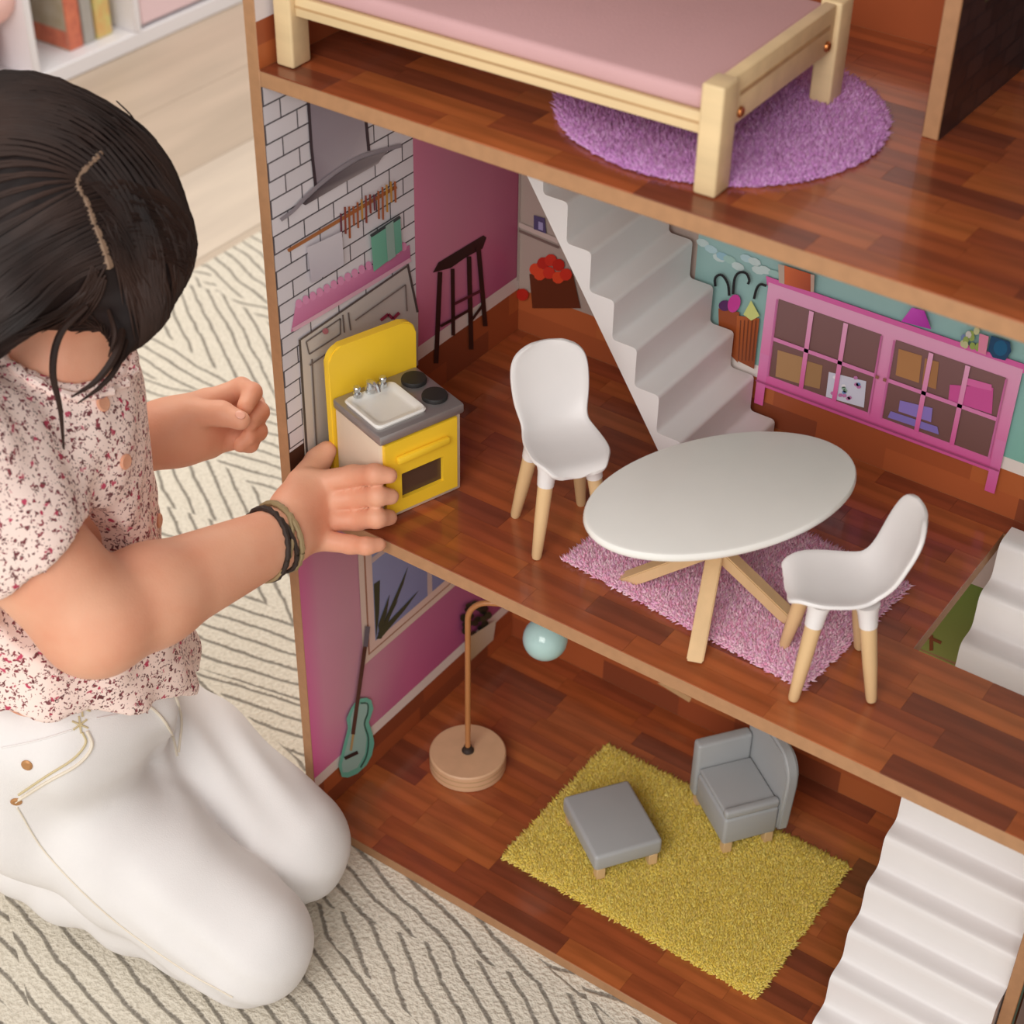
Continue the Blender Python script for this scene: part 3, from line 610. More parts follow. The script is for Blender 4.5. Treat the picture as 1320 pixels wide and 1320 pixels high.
# oval table
tb = thing('dining_table', 'white oval doll table with crossed pale wooden legs', 'table', (.3215, .082, MID+.0012), math.atan2(.884, .467))
def ellipse_top():
    bm = bmesh.new(); loops = []
    for z, d in ((.092, .004), (.0925, .0012), (.0945, 0), (.0965, .0002), (.0983, .0012), (.099, .003)):
        loops.append([bm.verts.new(((.103-d)*math.cos(a), (.0605-d)*math.sin(a), z)) for a in [2*math.pi*k/96 for k in range(96)]])
    for A, B in zip(loops, loops[1:]):
        for k in range(96): bm.faces.new((A[k], A[(k+1) % 96], B[(k+1) % 96], B[k]))
    bm.faces.new(loops[0][::-1]); bm.faces.new(loops[-1]); fin('tabletop', bm, 'white_lacquer', tb, True)
ellipse_top()
for sx, sy in ((1, 1), (1, -1), (-1, 1), (-1, -1)):
    bm = bmesh.new(); a, b = Vector((sx*.0405, sy*.0460, 0)), Vector((-sx*.036, -sy*.0405, .0918)); side = Vector((-sy*.0460, sx*.0405, 0)).normalized(); fwd = Vector((sx*.0405, sy*.0460, 0)).normalized()
    vs8 = []
    for c in (a, b):
        for i, j in ((-1, -1), (1, -1), (1, 1), (-1, 1)): vs8.append(bm.verts.new(c+side*i*.0058+fwd*j*.0072))
    for f in ((3, 2, 1, 0), (4, 5, 6, 7), (0, 1, 5, 4), (1, 2, 6, 5), (2, 3, 7, 6), (3, 0, 4, 7)): bm.faces.new([vs8[k] for k in f])
    bmesh.ops.bevel(bm, geom=list(bm.edges), offset=.0008, segments=2, affect='EDGES'); fin('leg', bm, 'pale_wood', tb, True)

# shaggy little rugs
def shag(name, label, loc, rz, inside, half, cols, h=.0045, sp=.0021, rad=.00125):
    t = thing(name, label, 'rug', loc, rz)
    nx, ny = int(2*half[0]/sp), int(2*half[1]/sp); gx, gy = np.meshgrid(np.linspace(-half[0], half[0], nx), np.linspace(-half[1], half[1], ny)); P_ = np.stack([gx.ravel(), gy.ravel()], 1); P_ += np.random.uniform(-sp*.5, sp*.5, P_.shape)
    m_ = inside(P_) <= 0; P_ = P_[m_]; edge = np.exp(inside(P_)/.006)     # 1 at the rim
    N = len(P_); hh = h*np.random.uniform(.7, 1.15, N); ang = np.random.uniform(0, 6.283, N); lean = np.random.uniform(.1, .65, N)*h
    g = np.stack([inside(P_+[1e-4, 0])-inside(P_), inside(P_+[0, 1e-4])-inside(P_)], 1); g /= np.linalg.norm(g, axis=1, keepdims=True)+1e-9
    tip = np.stack([np.cos(ang)*lean, np.sin(ang)*lean], 1)+g*(edge*h*.75)[:, None]; hh *= 1-.45*edge
    a0 = np.random.uniform(0, 6.283, N); V = np.zeros((N, 4, 3))
    for k in range(3):
        c, s = np.cos(a0+k*2.094), np.sin(a0+k*2.094); V[:, k, :2] = P_+np.stack([c, s], 1)*rad; V[:, k, 2] = .0008
    V[:, 3, :2] = P_+tip; V[:, 3, 2] = .0008+hh
    tri = np.array([[0, 1, 3], [1, 2, 3], [2, 0, 3]]); F = (tri[None]+np.arange(N)[:, None, None]*4).reshape(-1, 3)
    me = bpy.data.meshes.new(name+'_pile'); me.vertices.add(N*4); me.vertices.foreach_set('co', V.reshape(-1)); me.loops.add(len(F)*3); me.loops.foreach_set('vertex_index', F.reshape(-1).astype(np.int32)); me.polygons.add(len(F)); me.polygons.foreach_set('loop_start', np.arange(0, len(F)*3, 3, dtype=np.int32)); me.update(); me.validate()
    C_ = np.array([s2l(c) for c in cols]); ci = C_[np.random.randint(0, len(C_), N)]; cv = np.ones((N, 4, 4)); cv[:, :, :3] = ci[:, None, :]
    ca = me.color_attributes.new('Col', 'FLOAT_COLOR', 'POINT'); ca.data.foreach_set('color', cv.reshape(-1)); me.polygons.foreach_set('use_smooth', [True]*len(F))
    o = link('pile', me, 'pile', t); o['kind'] = 'stuff'
    # backing
    if name == 'round_rug':
        bm = bmesh.new(); lathe(bm, [(half[0]-.002, .0002), (half[0]-.002, .0012), (0, .0012)], 64)
    else:
        bm = bmesh.new(); bbox(bm, -half[0]+.002, half[0]-.002, -half[1]+.002, half[1]-.002, .0002, .0012)
    mt = mat(name+'_back_'+label[:4], tuple(int(x*.8) for x in cols[0]), .9); fin('backing', bm, mt, t)
def rectf(hx, hy):
    return lambda q: np.maximum(np.abs(q[:, 0])-hx, np.abs(q[:, 1])-hy)
shag('rectangular_rug', 'mustard yellow shaggy doll rug on the ground floor', (.2875, .142, .0002), 0, rectf(.1265, .0855), (.1265, .0855), [(246, 222, 112), (240, 212, 98), (250, 230, 130), (232, 202, 96), (242, 214, 122)], h=.0040, sp=.00150)
shag('rectangular_rug', 'pink shaggy doll rug under the oval table', (.321, .120, MID+.0002), R_(-5.3), rectf(.1045, .0730), (.1045, .0730), [(246, 190, 216), (250, 206, 224), (240, 168, 200), (252, 216, 230), (240, 184, 218)], h=.0040, sp=.00155)
shag('round_rug', 'round purple shaggy doll rug under the bed', (.270, .126, TOP+.0002), 0, lambda q: np.hypot(q[:, 0], q[:, 1])-.1035, (.1035, .1035), [(222, 164, 222), (214, 150, 214), (228, 178, 228), (204, 140, 204)], h=.0034, sp=.00150)

# bed on the top floor
bd = thing('doll_bed', 'pale wooden doll bed with pink mattress', 'bed', (.004, .012, TOP+.0003), R_(1.5))
def post(x0, x1, y0, y1, z1): return box('post', (x0, x1, y0, y1, 0, z1), 'birch', bd, bev=.0018, seg=3)
post(0, .0145, 0, .0185, .150); post(0, .0145, .150, .1685, .150); post(.3075, .3220, 0, .0185, .0672); post(.3075, .3220, .150, .1685, .0672)
for y0, y1, s in ((.0045, .0125, -1), (.156, .164, 1)):
    rl = box('side_rail', (.0147, .3073, y0, y1, .0345, .0475), 'birch', bd, bev=.001)
    yy = y0-.0001 if s < 0 else y1+.0001; box('ply_line', (.0150, .3070, min(yy, yy+s*.0001)-.0001, max(yy, yy+s*.0001)+.0001, .0402, .0418), 'ply_dark', rl)
box('bed_base', (.0147, .3073, .0127, .1558, .036, .041), 'birch', bd)
def footboard(x0, x1, z0, z1, slotz):
    o = box('end_board', (x0, x1, .0187, .1498, z0, z1), 'birch', bd, bev=.0015); s = 1 if x0 > .1 else -1; xs = x1 if s > 0 else x0
    box('groove', (xs-.0003, xs+.0003, .026, .143, slotz-.0016, slotz+.0016), 'ply_dark', o, bev=.0002, seg=1)
    for yy in (.028, .141):
        bm = bmesh.new(); lathe(bm, [(.0034, 0), (.0034, .0008), (.0026, .0020), (.0012, .0014), (0, .0014)], 14); b_ = fin('bolt', bm, 'copper', o, True); b_.rotation_euler = (0, R_(90)*s, 0); b_.location = (xs+.0001*s, yy, slotz-.0115)
footboard(.3105, .3190, .036, .0664, .0540)
footboard(.0030, .0115, .036, .148, .110)
def mattress():
    bm = bmesh.new(); bbox(bm, .0150, .3072, .0050, .1630, .0478, .0605, bev=.0042, seg=3); return fin('mattress', bm, 'mattress', bd, True)
mattress()
def pillow(loc, rz, label):
    bm = bmesh.new(); n, k_ = 22, 16; hx, hy, hz = .028, .050, .010; top, bot = [], []
    for i in range(n+1):
        for side, arr in ((1, top), (-1, bot)):
            row = []
            for j in range(k_+1):
                a, b = -1+2*i/n, -1+2*j/k_; e = max(0, (1-abs(a)**3.2)*(1-abs(b)**3.2))**.55
                row.append(bm.verts.new((hx*a*(1-.06*(1-abs(b)**2)*0), hy*b, side*hz*e+hz)))
            arr.append(row)
    for arr, fl in ((top, 0), (bot, 1)):
        for i in range(n):
            for j in range(k_):
                f = (arr[i][j], arr[i+1][j], arr[i+1][j+1], arr[i][j+1]); bm.faces.new(f[::-1] if fl else f)
    bmesh.ops.remove_doubles(bm, verts=bm.verts, dist=1e-5)
    o = fin('pillow', bm, 'pillow', None, True); o.location = loc; o.rotation_euler = (0, 0, rz); tag(o, label, 'pillow')
pillow((.052, .106, TOP+.0612), R_(6), 'small white pillow at the head of the doll bed')

# floor lamp
lp = thing('floor_lamp', 'arched doll floor lamp with round wooden base and mint globe', 'lamp', (.0705, .131, .0002), math.atan2(.028, .062))
bm = bmesh.new(); lathe(bm, [(.0345, 0), (.0352, .0008), (.0352, .0165), (.0340, .0178), (.004, .0178), (0, .0178)], 56); b_ = fin('base', bm, 'lamp_wood', lp, True)
for zz in (.0062, .0120):
    bm = bmesh.new(); lathe(bm, [(.03522, zz-.0006), (.03535, zz), (.03522, zz+.0006)], 56); fin('ply_line', bm, 'ply_dark', b_, True)
bm = bmesh.new(); lathe(bm, [(.0056, .0179), (.0056, .0192), (.0036, .0215), (.0036, .024)], 20); fin('collar', bm, 'cord_dark', lp, True)
bm = bmesh.new(); arch = [(0, 0, .018), (0, 0, .08), (0, 0, .150), (0, 0, .178)]+[(.020-.020*math.cos(a), .0, .178+.022*math.sin(a)) for a in [i*math.pi/16 for i in range(1, 8)]]+[(.020, 0, .200), (.048, 0, .202), (.060, 0, .200), (.066, 0, .195), (.067, 0, .187)]
tube(bm, arch, .0026, 12); fin('pole', bm, 'bronze_wood', lp, True)
bm = bmesh.new(); r = .0195; lathe(bm, [(.0045, r*.97)]+[(r*math.sin(a), r*math.cos(a)) for a in [.25+i*(math.pi-.25)/18 for i in range(1, 19)]], 32, (.068, 0, .168)); fin('globe_shade', bm, 'mint_glass', lp, True)['label'] = 'mint green glossy globe'
bm = bmesh.new(); lathe(bm, [(.0052, 0), (.0052, .004), (.0032, .006), (0, .006)], 16, (.068, 0, .1845)); fin('socket', bm, 'cord_dark', lp, True)

# ottoman
ot = thing('ottoman', 'small grey doll ottoman with short wooden legs on the yellow rug', 'ottoman', (.2290, .1275, .0026), R_(-34.5))
box('cushion', (-.0380, .0380, -.0315, .0315, .0128, .0310), 'grey_paint', ot, bev=.0035, seg=3)
for sx in (-1, 1):
    for sy in (-1, 1): box('leg', (sx*.0325-.004, sx*.0325+.004, sy*.0245-.004, sy*.0245+.004, 0, .0127), 'pale_wood', ot, bev=.0005, seg=1)
# armchair
ar = thing('armchair', 'grey doll armchair with one arm on the yellow rug', 'armchair', (.3095, .2125, .0026), R_(-36))
box('seat', (-.0300, .0300, -.0300, .0215, .0128, .0440), 'grey_paint', ar, bev=.003, seg=3)
box('seat_cushion', (-.0298, .0222, -.0285, .0212, .0442, .0490), 'grey_paint', ar, bev=.002, seg=3)
box('front_rim', (.0226, .0300, -.0300, .0214, .0442, .0530), 'grey_paint', ar, bev=.0026, seg=3)
box('arm', (-.0420, -.0302, -.0310, .0215, .0128, .0760), 'grey_paint', ar, bev=.003, seg=3)
def back_slab():
    bm = bmesh.new(); r = .020; x0, x1, z0, z1 = -.0420, .0330, .0128, .1020
    pts = [(x0, z0), (x1-.003, z0), (x1+.002, z1-r-.012)]+[(x1+.002-r+r*math.cos(a), z1-r-.004+(r+.004)*math.sin(a)) for a in [i*math.pi/16 for i in range(1, 9)]]+[(x0+.004, z1), (x0, z1-.004)]
    prism(bm, pts, .0217, .0335, 'y'); bmesh.ops.recalc_face_normals(bm, faces=bm.faces)
    bmesh.ops.bevel(bm, geom=[e for e in bm.edges if e.calc_face_angle() > .8], offset=.0026, segments=3, affect='EDGES'); fin('backrest', bm, 'grey_paint', ar, True)
back_slab()
for x0, y0 in ((.0245, -.0235), (.0245, .016), (-.034, -.0235), (-.034, .016)): box('leg', (x0-.004, x0+.004, y0-.004, y0+.004, 0, .0127), 'pale_wood', ar, bev=.0005, seg=1)
# ------------------------------------------------------------------ implicit modelling for the girl: round cones and ellipsoids blended into one surface
def V3(*a): return np.array(a, float)
def nrm(a): return a/np.linalg.norm(a)
def cap(a, b, ra, rb, k=.012): return ('c', np.array(a, float), np.array(b, float), ra, rb, k)
def ell(c, r, ax=None, k=.012): return ('e', np.array(c, float), np.array(r, float), np.eye(3) if ax is None else np.array(ax, float), k)
def cut(pr): return ('cut', pr)
def ev1(p_, X):
    if p_[0] == 'g': return sdf(p_[1], X)
    if p_[0] == 'c':
        a, b, ra, rb = p_[1:5]; pa = X-a; ba = b-a; h = np.clip(pa@ba/(ba@ba+1e-12), 0, 1); return np.linalg.norm(pa-h[:, None]*ba, axis=1)-(ra+(rb-ra)*h)
    q = (X-p_[1])@p_[3].T; r = p_[2]; k1 = np.linalg.norm(q/r, axis=1); k2 = np.linalg.norm(q/r**2, axis=1)+1e-9; return k1*(k1-1)/k2
def sdf(prims, X):
    d = np.full(len(X), 1e3)
    for p_ in prims:
        if p_[0] == 'cut': d = np.maximum(d, -ev1(p_[1], X)); continue
        e = ev1(p_, X); k = p_[-1]; h = np.maximum(k-np.abs(d-e), 0)/k; d = np.minimum(d, e)-h*h*k*.25
    return d
def bounds(prims):
    lo, hi = [], []
    for p_ in prims:
        if p_[0] == 'c':
            for c, r in ((p_[1], p_[3]), (p_[2], p_[4])): lo.append(c-r); hi.append(c+r)
        elif p_[0] == 'g': l_, h_ = bounds(p_[1]); lo.append(l_); hi.append(h_)
        elif p_[0] == 'e': lo.append(p_[1]-max(p_[2])); hi.append(p_[1]+max(p_[2]))
    return np.min(lo, 0)-.012, np.max(hi, 0)+.012
def polygonize(prims, h, warp=None):
    """surface nets on a sparse grid"""
    lo, hi = bounds(prims); B = 8; nb = np.ceil((hi-lo)/(h*B)).astype(int); n = nb*B+1
    g = np.stack(np.meshgrid(*[np.arange(k) for k in nb], indexing='ij'), -1).reshape(-1, 3); cen = lo+(g+.5)*h*B
    dc = sdf(prims, cen); act = np.abs(dc) < h*B*.5*1.7321*1.25+(.008 if warp else .001)
    F = np.full(n, 1.0, np.float32)
    sub = np.stack(np.meshgrid(*[np.arange(B+1)]*3, indexing='ij'), -1).reshape(-1, 3)
    ins = g[(~act) & (dc < 0)]
    for b in ins: F[b[0]*B:b[0]*B+B+1, b[1]*B:b[1]*B+B+1, b[2]*B:b[2]*B+B+1] = -1
    idx = (g[act][:, None, :]*B+sub[None]).reshape(-1, 3); key = np.unique((idx[:, 0]*n[1]+idx[:, 1])*n[2]+idx[:, 2])
    I = np.stack([key//(n[1]*n[2]), key//n[2] % n[1], key % n[2]], 1); vals = np.empty(len(I), np.float32)
    for s in range(0, len(I), 400000):
        X = lo+I[s:s+400000]*h; v = sdf(prims, X); vals[s:s+400000] = v if warp is None else v+warp(X)
    F[I[:, 0], I[:, 1], I[:, 2]] = vals
    S = F < 0; c = np.zeros(np.array(n)-1, np.uint8)
    for a in (0, 1):
        for b in (0, 1):
            for d in (0, 1): c += S[a:n[0]-1+a, b:n[1]-1+b, d:n[2]-1+d]
    cells = np.argwhere((c > 0) & (c < 8)); cid = -np.ones(np.array(n)-1, np.int32); cid[cells[:, 0], cells[:, 1], cells[:, 2]] = np.arange(len(cells))
    acc = np.zeros((len(cells), 3)); cnt = np.zeros(len(cells)); cor = [np.array(q) for q in np.ndindex(2, 2, 2)]
    for a in cor:
        for ax in range(3):
            if a[ax]: continue
            b = a.copy(); b[ax] = 1; ia, ib = cells+a, cells+b; fa, fb = F[ia[:, 0], ia[:, 1], ia[:, 2]], F[ib[:, 0], ib[:, 1], ib[:, 2]]; m = (fa < 0) != (fb < 0)
            t = np.where(m, fa/(fa-fb+1e-20), 0); pt = cells+a+(b-a)*t[:, None]; acc[m] += pt[m]; cnt[m] += 1
    verts = lo+h*acc/cnt[:, None]; faces = []
    for ax in range(3):
        sl0 = [slice(None)]*3; sl1 = [slice(None)]*3; sl0[ax] = slice(0, -1); sl1[ax] = slice(1, None); u, v = (ax+1) % 3, (ax+2) % 3
        A, Bq = S[tuple(sl0)], S[tuple(sl1)]; e = np.argwhere(A != Bq); e = e[(e[:, u] > 0) & (e[:, v] > 0) & (e[:, u] < n[u]-1) & (e[:, v] < n[v]-1)]
        fl = A[e[:, 0], e[:, 1], e[:, 2]]; q = []
        for du, dv in ((-1, -1), (0, -1), (0, 0), (-1, 0)): k = e.copy(); k[:, u] += du; k[:, v] += dv; q.append(cid[k[:, 0], k[:, 1], k[:, 2]])
        q = np.stack(q, 1); q[~fl] = q[~fl][:, ::-1]; faces.append(q)
    faces = np.concatenate(faces); faces = faces[(faces >= 0).all(1)]
    return verts, faces
def imesh(name, verts, faces, m, parent, smooth_it=2):
    V = verts.copy(); N = len(V)
    for _ in range(smooth_it):                                   # light Laplacian relaxation of the net
        a = np.zeros_like(V); c = np.zeros(N)
        for i in range(4):
            p_, q = faces[:, i], faces[:, (i+1) % 4]; np.add.at(a, p_, V[q]); np.add.at(a, q, V[p_]); np.add.at(c, p_, 1); np.add.at(c, q, 1)
        V = V*.5+.5*a/np.maximum(c, 1)[:, None]
    me = bpy.data.meshes.new(name); me.vertices.add(N); me.vertices.foreach_set('co', V.reshape(-1)); me.loops.add(len(faces)*4); me.loops.foreach_set('vertex_index', faces.reshape(-1).astype(np.int32)); me.polygons.add(len(faces)); me.polygons.foreach_set('loop_start', np.arange(0, len(faces)*4, 4, dtype=np.int32)); me.update(calc_edges=True); me.validate()
    return link(name, me, m, parent, True)

# ---- skeleton, metres, from the photograph and the reach to the kitchen unit
SR, SL = atd(-75, 590, 1.10), atd(66, 505, 1.25)          # shoulders
NB = atd(78, 466, 1.175)                                      # neck base
HC = atd(70, 284, 1.135)                                         # head centre
ER = atd(122, 800, 1.165); WR = atd(364, 691, 1.275)              # right elbow, wrist
EL = atd(30, 630, 1.300); WL = atd(200, 562, 1.335)              # left elbow, wrist
WA = V3(-.090, -.172, .255); HR = onz(20, 985, .150); HL = HR+V3(-.036, .100, 0)
KR, KL = onz(322, 1212, .048), onz(374, 1088, .048)
FACE = nrm(.42*RT+.80*DN+.40*FW); UPH = -.86*FW-.42*DN+.05*RT; UPH = nrm(UPH-FACE*np.dot(UPH, FACE)); SIDE = np.cross(UPH, FACE)   # head axes; SIDE = her left
HAX = np.stack([SIDE, FACE, UPH])
def hd(s, f, u): return HC+SIDE*s+FACE*f+UPH*u
ch = atd(52, 560, 1.19)                                          # chest
girl = thing('person', 'child with dark hair in pink floral blouse and white trousers kneeling beside doll house', 'person', (WA[0], WA[1], GND))
GI = Matrix.Translation((-WA[0], -WA[1], -GND))
def gp(o, par=None):
    o.parent = par or girl
    if par is None: o.matrix_parent_inverse = GI
    return o
def finger(p_, rr, k=.004, kg=.0009): return [('g', [cap(a, b, r0, r1, k) for a, b, r0, r1 in zip(p_, p_[1:], rr, rr[1:])], kg)]
body = [ell(HC, (.064, .076, .078), HAX, .01), cap(hd(0, .035, -.045), hd(0, .052, -.062), .036, .026, .03), cap(hd(0, -.012, -.045), NB+V3(0, 0, .004), .034, .036, .03),
        cap(hd(0, .074, -.008), hd(0, .086, -.022), .0055, .0085, .010), cap(hd(-.030, .064, -.020), hd(.030, .064, -.020), .014, .014, .02),
        cap(hd(-.011, .076, -.045), hd(.011, .076, -.045), .0055, .0055, .006), ell(hd(-.066, -.004, -.012), (.006, .013, .020), HAX, .006), ell(hd(.066, -.004, -.012), (.006, .013, .020), HAX, .006),
        cap(NB+V3(0, 0, -.02), ch, .040, .048, .03), cap(ch, WA, .050, .062, .03), cap(SR, SL, .034, .034, .04), cap(WA, (HR+HL)/2, .068, .070, .03), cap(HR, HL, .066, .066, .03),
        cap(HR, KR, .060, .044, .02), cap(HL, KL, .060, .044, .02), cap(KR, KR-.20*nrm(KR-HR)*V3(1, 1, 0)-V3(0, 0, .012), .040, .034, .02), cap(KL, KL-.20*nrm(KL-HL)*V3(1, 1, 0)-V3(0, 0, .012), .040, .034, .02)]
# right arm
FR_ = ER+(WR-ER)*.28
body += [cap(SR, ER, .040, .0365, .03), cap(ER, FR_, .0365, .0345, .012), cap(FR_, WR, .0345, .0225, .012)]
# right hand: fingers lie along the near side of the unit and curl round its front corner; thumb goes behind it
e1 = V3(.30, .954, 0); nf = V3(.954, -.30, 0); KFL = V3(.0595, .0585, 0)+nf*.0315-e1*.038
def fr(u, v, off): return onpl(u, v, KFL+nf*off, nf)
kn = [(409, 622, 1.300), (413, 646, 1.304), (414, 671, 1.304), (408, 695, 1.296)]
mids = [(455, 613, 1.294), (461, 641, 1.300), (461, 670, 1.304), (452, 702, 1.292)]
dist = [(483, 611, 1.276), (486, 639, 1.283), (485, 668, 1.288), (472, 704, 1.284)]
tips = [fr(502, 613, .0075), fr(504, 640, .0075), fr(502, 667, .0075), atd(489, 702, 1.288)]
nails = []
for i in range(4):
    r = (.0078, .0079, .0078, .0068)[i]; a, b, c = (atd(*q[i]) for q in (kn, mids, dist)); d = tips[i]
    body += [cap(WR+(a-WR)*.18, a, .0140, .0098, .010)]+finger([a, b, c, d], [.0088, r, r*.94, r*.80], .004); nails.append((d, c))
T0 = atd(376, 652, 1.288); T1 = atd(388, 622, 1.302); T2 = onx(410, 594, .0125); T3 = onx(421, 581, .0135)
body += [cap(WR, T0, .0165, .0130, .012), cap(T0, T1, .0130, .0110, .010)]+finger([T1, T2, T3], [.0108, .0094, .0078], .005)
# left arm and relaxed, half closed left hand
body += [cap(SL, EL, .036, .032, .03), cap(EL, EL+(WL-EL)*.35, .032, .031, .012), cap(EL+(WL-EL)*.35, WL, .031, .0225, .012)]
def L(u, v, t): return atd(u, v, t)
PLm = [(268, 520, 1.352), (274, 538, 1.362), (274, 556, 1.364), (268, 570, 1.358)]
pip = [(311, 500, 1.356), (327, 521, 1.368), (327, 546, 1.370), (313, 566, 1.364)]
dip = [(325, 506, 1.344), (334, 531, 1.352), (332, 556, 1.354), (322, 572, 1.350)]
tip = [(316, 524, 1.330), (322, 545, 1.336), (320, 564, 1.340), (309, 574, 1.340)]
for i in range(4):
    r = (.0082, .0084, .0080, .0072)[i]; a, b, c, d = L(*PLm[i]), L(*pip[i]), L(*dip[i]), L(*tip[i])
    body += [cap(WL+(a-WL)*.10, a, .0165, .0125, .014)]+finger([a, b, c, d], [.0108, r, r*.94, r*.8], .0035)
body += [ell(L(232, 556, 1.342), (.026, .024, .017), np.stack([RT, DN, FW]), .014), cap(L(205, 556, 1.334), L(246, 533, 1.328), .0165, .0125, .012)]+finger([L(246, 533, 1.328), L(285, 533, 1.322), L(310, 542, 1.318)], [.0125, .0092, .0076], .005)
bv, bf = polygonize(body, .0020)
bo = gp(imesh('body', bv, bf, 'skin', None, 2))
for s in (-1, 1):
    e = bmesh.new(); bmesh.ops.create_uvsphere(e, u_segments=14, v_segments=10, radius=1); o = fin('eye', e, 'eye_dark', None, True); o.matrix_world = Matrix.Translation(hd(s*.028, .0715, -.008)) @ Matrix((tuple(SIDE), tuple(FACE), tuple(UPH))).transposed().to_4x4() @ Matrix.Diagonal((.010, .006, .0035, 1)); gp(o)
    e = bmesh.new(); tube(e, [hd(s*.016, .0785, .008), hd(s*.028, .0775, .0115), hd(s*.042, .0695, .008)], [.0012, .0018, .001], 6); gp(fin('eyebrow', e, 'hair', None, True))
e = bmesh.new(); tube(e, [hd(-.014, .0800, -.045), hd(0, .0835, -.0435), hd(.014, .0800, -.045)], [.001, .0026, .001], 8); gp(fin('mouth', e, 'lips', None, True))
bvh = BVHTree.FromPolygons([tuple(q) for q in bv], [tuple(q) for q in bf])
def nail(pt, prev, toward):
    d = nrm(pt-prev); loc, no, _, _ = bvh.find_nearest(Vector(pt+nrm(toward)*.02+d*.002))
    if loc is None: return
    z = Vector(no); x = Vector(d)-z*z.dot(Vector(d)); x.normalize(); y = z.cross(x); e = bmesh.new(); bmesh.ops.create_uvsphere(e, u_segments=10, v_segments=6, radius=1)
    o = fin('fingernail', e, 'nail', None, True); o.matrix_world = Matrix.Translation(loc-z*.0002) @ Matrix((x, y, z)).transposed().to_4x4() @ Matrix.Diagonal((.0042, .0035, .0008, 1)); gp(o)
nail(L(310, 542, 1.318), L(285, 533, 1.322), -FW-DN*.5)

# ---- blouse
FB = nrm(V3(.93, .36, 0)); LB = V3(-FB[1], FB[0], 0)
SH = SR+(ER-SR)*.44
shirt = [cap(SR+V3(0, 0, .004), SL+V3(0, 0, .004), .046, .046, .03), cap(NB+V3(0, 0, -.012), ch, .048, .056, .03), cap(ch+LB*.03, WA+LB*.032+V3(0, 0, .02), .056, .064, .03), cap(ch-LB*.03, WA-LB*.032+V3(0, 0, .02), .056, .064, .03),
         cap(WA+LB*.034+V3(0, 0, .02), WA+LB*.036+FB*.012+V3(0, 0, -.022), .068, .076, .03), cap(WA-LB*.034+V3(0, 0, .02), WA-LB*.036+FB*.012+V3(0, 0, -.022), .068, .076, .03), cap(ch+FB*.012, WA+FB*.042+V3(0, 0, .0), .046, .056, .03),
         cap(SR, SR+(SH-SR)*.8, .048, .050, .03), cap(SR+(SH-SR)*.8, SH, .050, .049, .01), cap(SL, SL+(EL-SL)*.6, .048, .048, .03)]
# the sleeve ends in a flat hem, the blouse in a level hem, the neck is open
ax_ = nrm(ER-SR); shirt += [cut(('c', SH+ax_*.071, SH+ax_*.10, .066, .066, .01)), cut(('e', WA+V3(0, 0, .004)-nrm(V3(0, 0, 1)+.55*LB)*1.2, V3(1.2, 1.2, 1.2), np.eye(3), .01)), cut(('c', NB+V3(0, 0, .035)+FB*.010, NB+V3(0, 0, .12)+FB*.06, .046, .060, .01))]
def folds(X):
    q = (X-WA)@np.stack([FB, LB, V3(0, 0, 1)]).T; a = np.arctan2(q[:, 1], q[:, 0]+.02)
    low = np.clip((.25-q[:, 2])/.25, 0, 1.2); return -.0035*low*np.sin(a*13+q[:, 2]*14+np.sin(q[:, 2]*40))-.0016*np.sin(X[:, 0]*130+X[:, 2]*90)*np.sin(X[:, 1]*110-X[:, 2]*60)
sv, sf = polygonize(shirt, .0034, folds); so = gp(imesh('blouse', sv, sf, 'floral', None, 2)); so['label'] = 'pink blouse with small dark red flowers'
sb = BVHTree.FromPolygons([tuple(q) for q in sv], [tuple(q) for q in sf])
def hit(b, u, v):
    d = Vector(ray(u, v)).normalized(); r = b.ray_cast(Vector(CAM), d); return r[0], r[1]
for u, v in ((132, 520), (161, 595), (204, 671)):
    loc, no = hit(sb, u, v)
    if loc is None: continue
    e = bmesh.new(); lathe(e, [(.0052, 0), (.0056, .0012), (.0046, .0020), (0, .0016)], 16); o = fin('button', e, 'skin', None, True); o.matrix_world = Matrix.Translation(loc) @ no.to_track_quat('Z', 'Y').to_matrix().to_4x4(); gp(o, so)
# ruffled collar round the neck opening
def ring_pts(b, c, n, ax, r, m):
    u, v = frame_from(ax); out = []
    for k in range(m+1):
        a = 2*math.pi*k/m; q = Vector(c)+(u*math.cos(a)+v*math.sin(a))*r; loc, no, _, _ = b.find_nearest(q); out.append((loc, no, k))
    return out
e = bmesh.new(); cr = ring_pts(sb, NB+V3(0, 0, .018)+FB*.012, None, Vector((FB[0]*.35, FB[1]*.35, 1)), .052, 60); tube(e, [l+n_*.001*(1+math.sin(k*1.9)) for l, n_, k in cr], [.0034+.0008*math.sin(k*2.3) for _, _, k in cr], 8, False); gp(fin('collar', e, 'floral', None, True), so)

